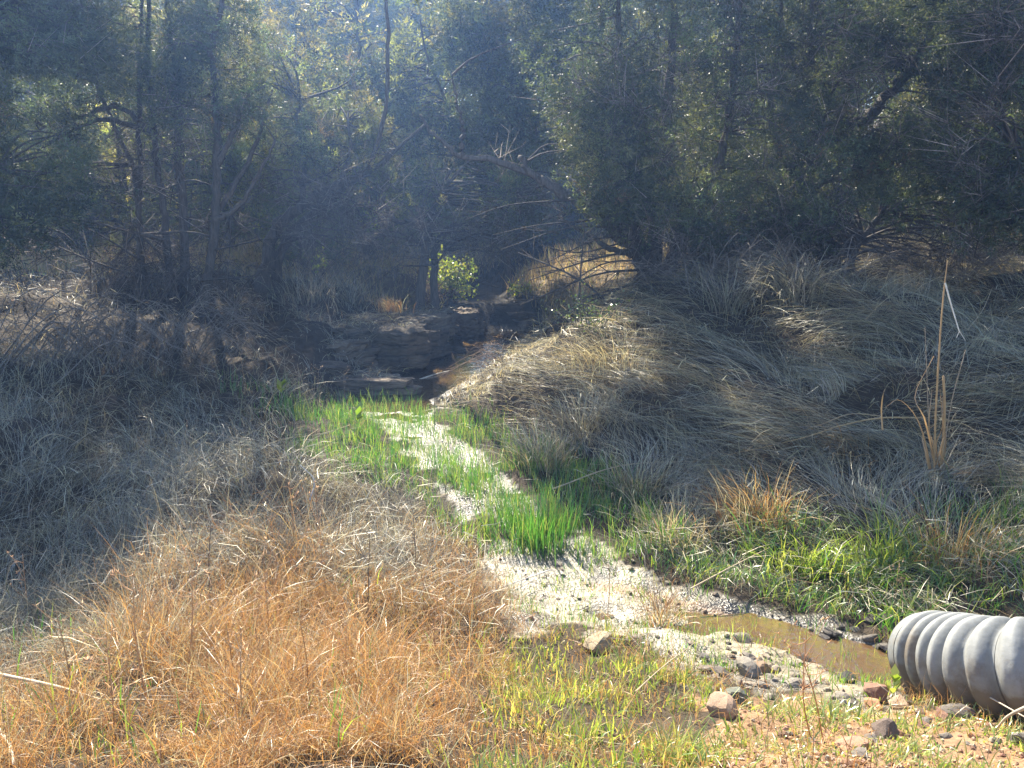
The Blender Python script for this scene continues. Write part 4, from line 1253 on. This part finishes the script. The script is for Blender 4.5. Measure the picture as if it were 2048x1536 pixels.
# left bank: wiry tangle
P = sample(88000, 3.9, 15.0, 1.25)
e, side, px, py = classify(P)
tuft = noise2(P[:, 0], P[:, 1], .26, 2) + .6 * noise2(P[:, 0], P[:, 1], .8, 1)
keep = np.where(any_poly(px, py, BRUSHY, 30), .22, 1.0) * np.where(any_poly(px, py, [[(860, 1060), (1100, 1060), (1100, 1320), (900, 1320)]], 20), .25, 1.0)
P_ok = (side <= 0) & (e > .15) & ~any_poly(px, py, MUD, 12) & (~any_poly(px, py, GREEN_A, 25) | (rng.random(len(P)) < .12)) & off_rocks(P) & (rng.random(len(P)) < keep * np.clip(.8 + .6 * tuft, .2, 1))
P, e = P[P_ok], e[P_ok]
n = len(P)
azv = .2 + flow(P[:, 0], P[:, 1], 0) * 1.3 + rng.normal(0, 1.0, n)
upr = rng.random(n) < .22
mb = MB()
blades(mb, P, azv, np.where(upr, rng.uniform(.0, .6, n), rng.uniform(.3, 1.1, n)), np.where(upr, rng.uniform(.3, 1.5, n), rng.uniform(1.2, 2.2, n)), rng.uniform(.15, .55, n) * np.clip(.45 + .5 * e, .45, 1),
       (.0014 + .00042 * P[:, 1]) * rng.uniform(.6, 1.3, n), pick(STRAW + GREY_STRAW + GREY_STRAW, n, .32) * .8, 3, clear=.05, curl=rng.normal(0, 1.0, n))
tag(mb.build('matted_straw', M_DRY), 'tangled dry grey grass covering the left bank', 'grass', kind='stuff')

# straw lying on the rock tops and hanging over their edges
mb = MB()
for o in [o for o in bpy.data.objects if o.name.startswith('rock_ledge')]:
    V = np.empty(len(o.data.vertices) * 3); o.data.vertices.foreach_get('co', V); V = V.reshape(-1, 3)
    rx, ry, zt = np.abs(V[:, 0]).max(), np.abs(V[:, 1]).max(), V[:, 2].max()
    if rx < .3 or o.location.y > 15: continue
    n = int(520 * rx * ry / .5)
    a = rng.uniform(0, 6.283, n); q = np.sqrt(rng.random(n)) * .92
    B = np.stack([o.location.x + np.cos(a) * q * rx * .9, o.location.y + np.sin(a) * q * ry * .9 + .12, np.full(n, o.location.z + zt - .03)], 1)
    kk = rng.random(n) < np.clip(.35 + .8 * noise2(B[:, 0], B[:, 1], .4, 1), .03, 1)
    B = B[kk]; n = len(B)
    blades(mb, B, -1.3 + rng.normal(0, .9, n), rng.uniform(.6, 1.3, n), rng.uniform(1.5, 2.6, n), rng.uniform(.15, .45, n), rng.uniform(.004, .007, n), pick(STRAW + GREY_STRAW, n, .3), 4, ground=False, curl=rng.normal(0, .6, n))
tag(mb.build('ledge_straw', M_DRY), 'dry straw lying on the rock ledge and hanging over its edge', 'grass', kind='stuff')

# sunlit orange weeds and stubble in the foreground
P = sample(140000, 1.75, 5.6, 1.0, .5)
e, side, px, py = classify(P)
dens = np.clip((950 + 120 * noise2(P[:, 0], P[:, 1], .8, 3) - px) / 260 + .5, 0, 1) * np.clip((py - 1020 - .12 * (700 - px)) / 160, 0, 1)
dens = np.maximum(dens, np.where((px > 900) & (py > 1270), np.where(any_poly(px, py, GRAVEL), .10, .38), 0))
dens = np.maximum(dens, np.where(any_poly(px, py, [[(1380, 1130), (1500, 1200), (1440, 1260), (1180, 1240), (1250, 1190)]]), .2, 0))
dens = dens * np.clip(.75 + .6 * noise2(P[:, 0], P[:, 1], .22, 0) + .4 * noise2(P[:, 0], P[:, 1], .7, 2), .12, 1)
P_ok = (rng.random(len(P)) < dens) & ((e > .1) | (P[:, 1] < 3.4)) & (~any_poly(px, py, MUD, 10) | (rng.random(len(P)) < .10))
P, px, py_ = P[P_ok], px[P_ok], py[P_ok]
n = len(P)
mb = MB()
Lm = np.clip(.27 + .14 * noise2(P[:, 0], P[:, 1], .5, 1), .09, .55) * np.where(px > 950, .5, 1) * np.interp(P[:, 1], [1.8, 3.0, 4.5], [.6, 1, 1.1])
blades(mb, P, rng.uniform(0, 6.283, n), rng.uniform(0, .9, n), rng.uniform(.3, 2.6, n), Lm * rng.uniform(.35, 1.3, n),
       rng.uniform(.0015, .0033, n), np.where((rng.random(n) < np.clip((430 - px) / 300, 0, 1) * np.clip((1440 - py_) / 160, 0, 1))[:, None], pick(GREY_STRAW, n, .3), pick(ORANGE + ORANGE + STRAW[:2], n, .3)), 3, clear=.03, curl=rng.normal(0, 2.0, n))
tag(mb.build('orange_weeds', M_DRY), 'orange dry weeds covering the near bank', 'grass', kind='stuff')

P = sample(9000, 3.6, 13.5, 1.2)
e, side, px, py = classify(P)
P = P[(e > .2) & ~any_poly(px, py, MUD, 10) & ~any_poly(px, py, GREEN_A, 10)]; n = len(P)
P[:, 2] += rng.uniform(.03, .28, n)
mb = MB()
blades(mb, P, rng.uniform(0, 6.283, n), rng.uniform(.5, 1.8, n), rng.uniform(.9, 2.6, n), rng.uniform(.05, .30, n), (.0015 + .0005 * P[:, 1]) * rng.uniform(.6, 1.4, n), pick(STRAW[:5] + GREY_STRAW[:4] + [(.30, .19, .10)], n, .3), 2, curl=rng.normal(0, .8, n))
tag(mb.build('straw_litter', M_DRY), 'snapped stems and curled dead leaves strewn over both banks', 'litter', kind='stuff')

# green grass in and beside the creek
def green(polys, n0, y0, y1, Lr, cols, name, label, th=(.0, .35), th1=(.2, 1.1), keep=1.0, w=(.004, .008), jit=16, wetkeep=.4, rim=-1):
    P = sample(n0, y0, y1, 1.1, 1.0)
    e, side, px, py = classify(P)
    patch = noise2(P[:, 0], P[:, 1], .35, 4) + .6 * noise2(P[:, 0], P[:, 1], .14, 2)
    k = any_poly(px, py, polys, jit) & (rng.random(len(P)) < keep * np.clip(.75 + .7 * patch, 0.04, 1))
    k &= (~any_poly(px, py, MUD, 6) | (rng.random(len(P)) < wetkeep)) & ((e > -.02) | (rng.random(len(P)) < wetkeep))
    k &= (e > rim)
    P = P[k]; n = len(P)
    mb = MB()
    c = pick(cols, n, .25)
    blades(mb, P, rng.uniform(0, 6.283, n), rng.uniform(*th, n), rng.uniform(*th1, n), rng.uniform(*Lr, n) * np.clip(1 + .35 * noise2(P[:, 0], P[:, 1], .3, 0), .4, 1.6), rng.uniform(*w, n), c, 3, clear=.01, tipcol=c * 1.15, curl=rng.normal(0, .5, n))
    return tag(mb.build(name, M_GREEN), label, 'grass', kind='stuff')
green(GREEN_A, 140000, 4.6, 10.5, (.07, .22), GREEN + [(.20, .30, .07), (.30, .34, .12)], 'green_grass', 'fresh green grass standing in the wet creek bed', w=(.0035, .007), wetkeep=.85)
green(GREEN_B, 60000, 3.6, 6.5, (.12, .30), LIME + GREEN, 'green_grass', 'lush green grass tufts on the right bank beside the pool', (.0, .6), (.5, 1.9), .7, (.004, .009), wetkeep=.04, rim=.22)
green(GREEN_C, 70000, 1.7, 4.3, (.04, .12), LIME + [(.42, .38, .12), (.46, .36, .16)], 'green_grass', 'short bright green grass at the lower centre', (.0, .5), (.3, 1.6), .55, (.004, .008))
green(GREEN_D, 60000, 1.7, 3.6, (.025, .085), LIME + [(.42, .40, .13)], 'green_grass', 'low sparse yellow-green grass on the reddish soil', (.1, .9), (.6, 1.8), .42, (.004, .008))
green(GREEN_E, 40000, 7, 11, (.08, .22), GREEN, 'green_grass', 'thin dull green grass below the rock ledge', keep=.35, w=(.007, .011))
green([MUD[0]], 60000, 3.4, 5.6, (.03, .10), GREEN + LIME, 'green_grass', 'short green blades scattered over the muddy flat', keep=.30, w=(.003, .006), wetkeep=1.0)
# thin green among the straw on the left bank foreground and right bank
green([[(0, 1250), (300, 1250), (900, 1150), (1000, 1300), (900, 1536), (0, 1536)]], 50000, 1.8, 5, (.08, .2), LIME + GREEN, 'green_grass', 'scattered green blades among the orange weeds', keep=.07)

# ground beyond: short tawny grass on the meadow behind the trees
P = sample(30000, 14.5, 34, 1.1)
e, side, px, py = classify(P)
P = P[e > .1]; n = len(P)
mb = MB()
blades(mb, P, rng.uniform(0, 6.283, n), rng.uniform(0, .6, n), rng.uniform(.4, 1.6, n), rng.uniform(.25, .55, n), rng.uniform(.012, .02, n), pick([(.5, .38, .19), (.42, .32, .15), (.55, .42, .24), (.36, .34, .13)], n), 2)
tag(mb.build('meadow_grass', M_DRY), 'tawny grass of the sunlit meadow behind the trees', 'grass', kind='stuff')

# ------------------------------------------------------------------ single tussocks
def tussock(px, py, n, L, w, cols, label, lean=(0, 0), spread=.14, th1=(.5, 1.9), name='grass_tussock', base=None, mat=None):
    p = gp(px, py) if base is None else np.asarray(base)
    B = np.stack([p[0] + rng.normal(0, spread, n), p[1] + rng.normal(0, spread, n), np.zeros(n)], 1)
    B[:, 2] = hgt(B[:, 0], B[:, 1]) if base is None else p[2]
    out = np.arctan2(B[:, 1] - p[1] + lean[1], B[:, 0] - p[0] + lean[0]) + rng.normal(0, .5, n)
    mb = MB()
    c = pick(cols, n, .22)
    blades(mb, B, out, rng.uniform(0, .5, n), rng.uniform(*th1, n), rng.uniform(*L, n), rng.uniform(.8, 1.3, n) * w, c, 4, ground=base is None, clear=.03, curl=rng.normal(0, .4, n))
    V = mb
    o = V.build(name, mat or M_DRY)
    return tag(o, label, 'grass tussock')
tussock(1085, 935, 420, (.25, .5), .006, STRAW + GREY_STRAW, 'rounded straw tussock at the right edge of the green creek grass')
tussock(1275, 985, 420, (.2, .5), .006, STRAW + GREY_STRAW, 'straw tussock with a green foot right of the creek grass')
tussock(1165, 860, 380, (.25, .5), .006, GREY_STRAW + STRAW, 'dull straw mound right of the sunlit straw tongue', spread=.2)
tussock(1500, 1050, 460, (.25, .6), .005, ORANGE + STRAW, 'sunlit reddish straw tussock drooping left over the bank', (-.2, -.15))
tussock(1350, 1080, 300, (.2, .45), .005, STRAW, 'low pale straw tussock above the muddy water')
tussock(1575, 600, 300, (.6, 1.1), .009, GREY_STRAW, 'tall arching grass fountain on the right bank crest', (-.15, 0), .14, (1.3, 2.4))
tussock(1450, 620, 220, (.4, .8), .009, GREY_STRAW, 'grey grass tussock at the foot of the big juniper')
tussock(620, 590, 360, (.25, .6), .009, GREY_STRAW, 'grey grass mound on the left bank above the ledge', spread=.3)
tussock(700, 600, 260, (.25, .5), .009, GREY_STRAW, 'dim grass mound behind the straw covered shelf', spread=.16)
tussock(790, 640, 180, (.2, .42), .008, STRAW + ORANGE, 'small sunlit straw tuft on the rock shelf', (-.2, -.2), .10, (1.0, 1.9), base=pl(785, 635, 13.0, .74))
tussock(1320, 1240, 200, (.10, .24), .004, ORANGE + STRAW, 'brown tussock island standing in the muddy flat', spread=.07)
tussock(1210, 735, 380, (.3, .6), .007, STRAW, 'sunlit straw mound at the top of the lit tongue', (-.3, -.1), .2, (1.0, 2.0))
tussock(1600, 1140, 240, (.2, .42), .008, LIME, 'bright green grass clump hanging over the pool', (-.1, -.2), .14, (.6, 2.0), mat=M_GREEN)
tussock(1760, 1130, 240, (.2, .42), .008, LIME, 'bright green grass clump above the culvert mouth', (-.1, -.2), .14, (.6, 2.0), mat=M_GREEN)
tussock(1075, 1085, 380, (.2, .38), .007, GREEN, 'bright green grass stand in the middle of the creek', (0, 0), .13, (.1, .6), mat=M_GREEN)
tussock(1915, 1120, 200, (.25, .5), .005, STRAW + ORANGE, 'faded brown weed tussock on the right bank above the pipe', (-.1, -.2))

tussock(1668, 800, 70, (.18, .34), .009, [(.70, .64, .52), (.60, .54, .44)], 'small bleached white grass tuft lit on the shaded right bank', (-.2, .1), .05, (.4, 1.2))
tussock(1665, 905, 130, (.2, .4), .006, STRAW + ORANGE, 'flattened tan tuft below the long bent cattail leaf', (-.4, -.1), .14, (1.3, 2.0))

# ------------------------------------------------------------------ weeds and stalks
def weed(px, py, h, label, col, nb=6, name='dry_weed', cat='weed', lean=0.0, heads=True, group=None):
    p = gp(px, py); p[2] -= .02
    root = empty(name, p, label, cat, group)
    top = p + np.array([lean * h, rng.normal(0, .05) * h, h])
    P = smooth_path([p, (p + top) / 2 + rng.normal(0, .03, 3) * h, top], 10)
    mb = MB(); tube(mb, P, np.linspace(.0032, .0014, 10), 5, col); mb.build('stem', M_TWIG, root)
    for k in range(nb):
        s = P[rng.integers(3, 10)]
        a = rng.uniform(0, 6.283)
        e = s + np.array([math.cos(a), math.sin(a), rng.uniform(.5, 1.6)]) * h * rng.uniform(.08, .2)
        mb = MB(); tube(mb, smooth_path([s, (s + e) / 2 + (0, 0, -.01), e], 5), np.linspace(.0018, .0008, 5), 4, col)
        sb = mb.build('side_branch', M_TWIG, root)
        if heads:
            mb = MB(); cones(mb, np.repeat(e[None], 5, 0), e + rng.normal(0, .008, (5, 3)) + (0, 0, .008), .0022, np.asarray(col) * 1.25)
            mb.build('seed_head', M_TWIG, sb)
    k = rng.integers(2, 5)
    B = P[rng.integers(1, 9, k)]
    mb = MB(); blades(mb, B, rng.uniform(0, 6.283, k), rng.uniform(.3, 1.0, k), rng.uniform(1.6, 3.0, k), rng.uniform(.04, .10, k), rng.uniform(.003, .006, k), np.tile(np.asarray(col) * 1.1, (k, 1)), 3, ground=False)
    tag(mb.build('dry_leaves', M_DRY, root), kind='stuff')
    return root
BRN, DK, RD = (.40, .27, .16), (.12, .09, .07), (.52, .30, .16)
weed(425, 1260, .62, 'dark bare weed stalk leaning right in the orange weeds', DK, 7, lean=.1)
weed(300, 1430, .55, 'reddish brown weed at the lower left, tallest of its patch', RD, 9)
weed(370, 1380, .5, 'reddish weed right of the tallest lower left weed', RD, 8, lean=.12)
weed(150, 1410, .4, 'brown weed near the bottom left corner', BRN, 7)
weed(540, 1300, .5, 'rusty weed in the middle of the orange patch', RD, 8)
weed(735, 1290, .6, 'dark thin weed stalk at the middle of the near bank', DK, 6, lean=.05)
weed(640, 1180, .55, 'rusty weed at the back edge of the sunlit patch', RD, 8)
weed(830, 1180, .5, 'dark slender stalk near the muddy water, left side', DK, 5)
weed(880, 1350, .42, 'russet weed at the right end of the orange patch', RD, 8)
weed(500, 1480, .35, 'short brown weed at the bottom edge', BRN, 8)
weed(590, 1110, .5, 'pale reddish weed at the shade line', RD, 8)
weed(700, 1400, .35, 'short rusty weed below the dark thin stalk', RD, 8)
weed(1625, 1480, .48, 'thin orange weed stalk standing on the stony soil', (.45, .24, .12), 8, lean=-.12)
weed(1650, 1490, .42, 'orange weed with feathery branches leaning left at the stony soil', (.45, .24, .12), 8, lean=-.32)
weed(870, 870, .75, 'tall dark drooping seed stalk over the green creek grass', DK, 5)
weed(1005, 905, .95, 'tall thin dark stalk before the sunlit straw tongue', DK, 4)
weed(575, 800, .55, 'curled pale stalk in front of the rock ledge', (.4, .34, .26), 5)
weed(640, 800, .4, 'branching budded weed against the dark ledge, left one', BRN, 9)
weed(690, 800, .4, 'branching budded weed against the dark ledge, middle one', BRN, 9)
weed(740, 795, .38, 'branching budded weed against the dark ledge, right one', BRN, 9)
weed(490, 790, .6, 'branched grey weed left of the rock ledge', BRN, 10)
weed(1215, 1230, .35, 'curly dry seed stalk in the muddy water', (.36, .26, .16), 5)
weed(1790, 1210, .3, 'small dry twig weed above the culvert mouth', BRN, 6)
weed(1975, 1180, .4, 'curled pale weed head at the right edge above the pipe', (.42, .32, .2), 5)
for k, (px, py) in enumerate([(60, 1250), (470, 1400), (610, 1420), (850, 1240), (560, 1230), (330, 1240), (230, 1480)]):
    weed(px, py, rng.uniform(.25, .45), 'rusty curled weed among the sunlit orange stubble', [RD, BRN, (.42, .25, .12)][k % 3], 7, group='rusty weeds in the orange stubble')

def stalk(pp, r, label, col=(.5, .4, .26), lift=.06, name='fallen_stalk', ys=None):
    """long bent straw lying over the grass; points are picture points over the ground"""
    Q = []
    for i, q in enumerate(pp):
        if ys: p = at(q[0], q[1], ys[i])
        else:
            p = gp(q[0], q[1] + (q[2] if len(q) > 2 else 0)); h = at(q[0], q[1], p[1]); p = np.array([h[0], h[1], max(h[2], p[2] + lift)])
        Q.append(p)
    P = smooth_path(Q, 14)
    mb = MB(); tube(mb, P, np.linspace(r, r * .45, 14), 6, col)
    o = mb.build(name, M_TWIG)
    return tag(o, label, 'stalk')
stalk([(-20, 1345, 30), (110, 1372, 40), (205, 1402, 30)], .007, 'thick pale stem entering from the left edge', (.6, .5, .36))
stalk([(200, 1402, 30), (300, 1412, 20), (400, 1415, 15)], .004, 'thin straw lying right of the thick pale stem')
stalk([(-10, 1465, 20), (20, 1505, 20), (32, 1560, 10)], .008, 'bleached stick at the bottom left corner', (.66, .58, .46))
stalk([(560, 1345, 20), (640, 1285, 50), (735, 1205, 90)], .005, 'bundled straw stem slanting up right in the orange patch', (.5, .34, .18))
stalk([(735, 1215, 70), (640, 1260, 60), (520, 1300, 50)], .004, 'second straw stem along the slanting bundle', (.55, .4, .22))
stalk([(1105, 978, 20), (1250, 930, 40), (1440, 922, 15)], .006, 'long pale straw lying across the green creek grass')
stalk([(1850, 836, 40), (1760, 836, 60), (1680, 852, 40), (1590, 880, 20), (1430, 918, 10)], .008, 'long bent cattail leaf lying left from the cattail', (.52, .36, .18))
stalk([(1760, 832, 40), (1700, 828, 40), (1640, 850, 30), (1560, 880, 10)], .006, 'second bent leaf above the long cattail leaf', (.5, .36, .2))
stalk([(1380, 1178, 30), (1470, 1130, 40), (1560, 1085, 30)], .005, 'pale stem slanting across the muddy right bank')
stalk([(1100, 1140, 25), (1010, 1172, 20), (940, 1205, 15)], .004, 'thin stem with a whitish glint in its colour over the mud', (.7, .66, .62))  # whitish tone is a glint put into the stem's colour
stalk([(1330, 1060, 40), (1500, 1045, 50), (1640, 1020, 30)], .005, 'thin straw arching over the reddish tussock')
stalk([(838, 768), (870, 757), (905, 748)], .014, 'short pale stick at the water below the ledge', (.6, .55, .46))
stalk([(60, 900, 10), (110, 868, 40), (190, 905, 10)], .006, 'arched dry straw on the left bank')
stalk([(560, 880, 10), (640, 868, 30), (700, 850, 20)], .005, 'pale straw pointing at the green grass')
stalk([(310, 840, 10), (390, 880, 30), (410, 905, 10)], .006, 'short pale straw in the left bank tangle')
stalk([(1270, 1400, 10), (1330, 1330, 40), (1390, 1285, 50)], .003, 'thin dry straw leaning over the short green grass')
stalk([(1900, 1350, 0), (1980, 1395, 0), (2060, 1440, 0)], .005, 'thin twig leaning across the pipe flank', (.45, .38, .3), ys=(3.05, 2.85, 2.6))
stalk([(2075, 1405, 0), (2020, 1430, 0), (1995, 1455, 0)], .008, 'pale forked root stub at the right edge below the pipe', (.5, .42, .32), ys=(2.55, 2.6, 2.65))
stalk([(1730, 640, 30), (1770, 600, 60), (1850, 540, 90)], .004, 'thin leaning straw on the upper right bank')
stalk([(1935, 660, 20), (1965, 620, 30), (1985, 575, 60)], .004, 'thin upright straw behind the cattail')
stalk([(620, 1000, 20), (628, 960, 60), (600, 930, 80)], .006, 'curled white dead leaf at the shade line', (.75, .7, .66))

# the cattail at the right
pb = gp(1868, 955)
yb = pb[1]
root = empty('cattail_plant', pb, 'tall dry cattail with a broken stalk standing on the right bank', 'cattail')
def cat_tube(name, pp, r0, r1, col, dy=0.0):
    P = smooth_path([at(a, b, yb + dy) for a, b in pp], 14)
    mb = MB(); tube(mb, P, np.linspace(r0, r1, 14) * .66, 6, col); return mb.build(name, M_TWIG, root)
TANC = (.46, .30, .15)
cat_tube('stalk', [(1868, 965), (1871, 840), (1880, 680), (1888, 580), (1895, 522)], .013, .005, TANC)
bs_ = cat_tube('broken_stalk', [(1890, 566), (1904, 615), (1919, 665)], .009, .006, (.78, .74, .68), -.02)
for e in ((1913, 676), (1926, 674), (1931, 682)):
    tp_ = cat_tube('broken_tip', [(1919, 662), e], .004, .002, (.7, .64, .56), -.02)
    tp_.parent = bs_; tp_.matrix_parent_inverse = Matrix.Identity(4)
cat_tube('stalk', [(1880, 960), (1888, 860), (1889, 800), (1887, 752)], .016, .012, TANC, .03)
cat_tube('stalk', [(1866, 960), (1858, 850), (1853, 730), (1850, 655)], .006, .003, (.34, .27, .2), .05)
cat_tube('stalk', [(1882, 950), (1900, 820), (1920, 740), (1931, 700)], .006, .003, (.36, .28, .2), .08)
for pp_ in ([(1870, 930), (1850, 840), (1830, 790), (1868, 712)], [(1872, 930), (1890, 870), (1880, 905), (1902, 938)], [(1866, 960), (1840, 850), (1800, 800), (1770, 815)],
            [(1870, 950), (1868, 900), (1858, 850), (1864, 780)], [(1876, 955), (1892, 890), (1884, 830), (1890, 760)], [(1862, 955), (1850, 900), (1845, 870), (1868, 850)], [(1880, 940), (1872, 890), (1885, 850), (1880, 780)],
            [(1765, 860), (1763, 820), (1766, 790), (1770, 778)]):
    P = smooth_path([at(a, b, yb + rng.normal(0, .06)) for a, b in pp_], 12)
    w = np.linspace(.015, .004, 12)[:, None] * .5
    T = np.gradient(P, axis=0); Nn = np.cross(T, rng.normal(size=3)); Nn /= np.linalg.norm(Nn, axis=1)[:, None]
    Bn = np.cross(T, Nn); Bn /= np.linalg.norm(Bn, axis=1)[:, None]
    V = np.stack([P - Nn * w, P + Bn * .003, P + Nn * w], 1).reshape(-1, 3)
    i = np.arange(11)[:, None] * 3; j = np.arange(2)[None]
    mb = MB(); mb.add(V, np.stack([i + j, i + j + 1, i + j + 4, i + j + 3], -1).reshape(-1, 4), None, np.array([.44, .29, .15]) * rng.uniform(.7, 1.2))
    mb.build('leaf', M_DRY, root)

# small green plants at the foot of the pipe
def seedling(px, py, h, label, y=None, nl=9, cols=LIME):
    p = gp(px, py)
    root = empty('seedling', p, label, 'plant')
    lf = MB()
    k = nl
    a = rng.uniform(0, 6.283, k)
    for i in range(k):
        d = np.array([math.cos(a[i]), math.sin(a[i]), rng.uniform(.5, 1.8)]); d /= np.linalg.norm(d)
        s = p + np.array([0, 0, h * rng.uniform(.1, .7)])
        t = s + d * h * rng.uniform(.3, .6)
        side = np.cross(d, (0, 0, 1.0)); side /= np.linalg.norm(side); w = h * .13
        m = (s + t) / 2 + (0, 0, .006)
        V = np.array([s, m - side * w, m + side * w, t])
        mb = MB(); mb.add(V, [(0, 1, 3, 2)], None, pick(cols, 1)[0]); mb.build('leaf', M_LEAF, root)
    mb = MB(); tube(mb, [p - (0, 0, .02), p + (0, 0, h * .75)], [.003, .002], 5, (.2, .3, .08)); mb.build('stem', M_TWIG, root)
seedling(1785, 1395, .15, 'bright green broad-leaved seedling at the left foot of the pipe')
seedling(1995, 1430, .12, 'grey-green leafy weed at the right foot of the pipe', cols=[(.2, .28, .12), (.28, .33, .18)])
seedling(1905, 1418, .10, 'small leafy weed against the middle of the pipe')
seedling(1955, 1422, .09, 'tiny green weed right of the middle of the pipe')
seedling(715, 868, .32, 'pale green leafy plant standing in the creek grass')
seedling(565, 800, .26, 'pale lit leafy plant left below the rock ledge', cols=YG)

# ------------------------------------------------------------------ the hazy air
if HAZE:
    m, n, l, out = new_mat('hazy_air')
    pv = n.new('ShaderNodeVolumePrincipled')
    pv.inputs['Color'].default_value = (.27, .48, 1.0, 1)
    pv.inputs['Density'].default_value = HAZE
    pv.inputs['Anisotropy'].default_value = .62
    l.new(pv.outputs[0], out.inputs['Volume'])
    mb = MB()
    x0, x1, y0, y1, z0, z1 = -60, 60, -6, 62, -1.5, 26
    V = [(x, y, z) for z in (z0, z1) for y in (y0, y1) for x in (x0, x1)]
    mb.add(V, [(0, 2, 3, 1), (4, 5, 7, 6), (0, 1, 5, 4), (2, 6, 7, 3), (0, 4, 6, 2), (1, 3, 7, 5)])
    hz = mb.build('haze', m, smooth=False)
    tag(hz, 'thin sunlit haze in the air', 'haze', kind='stuff')
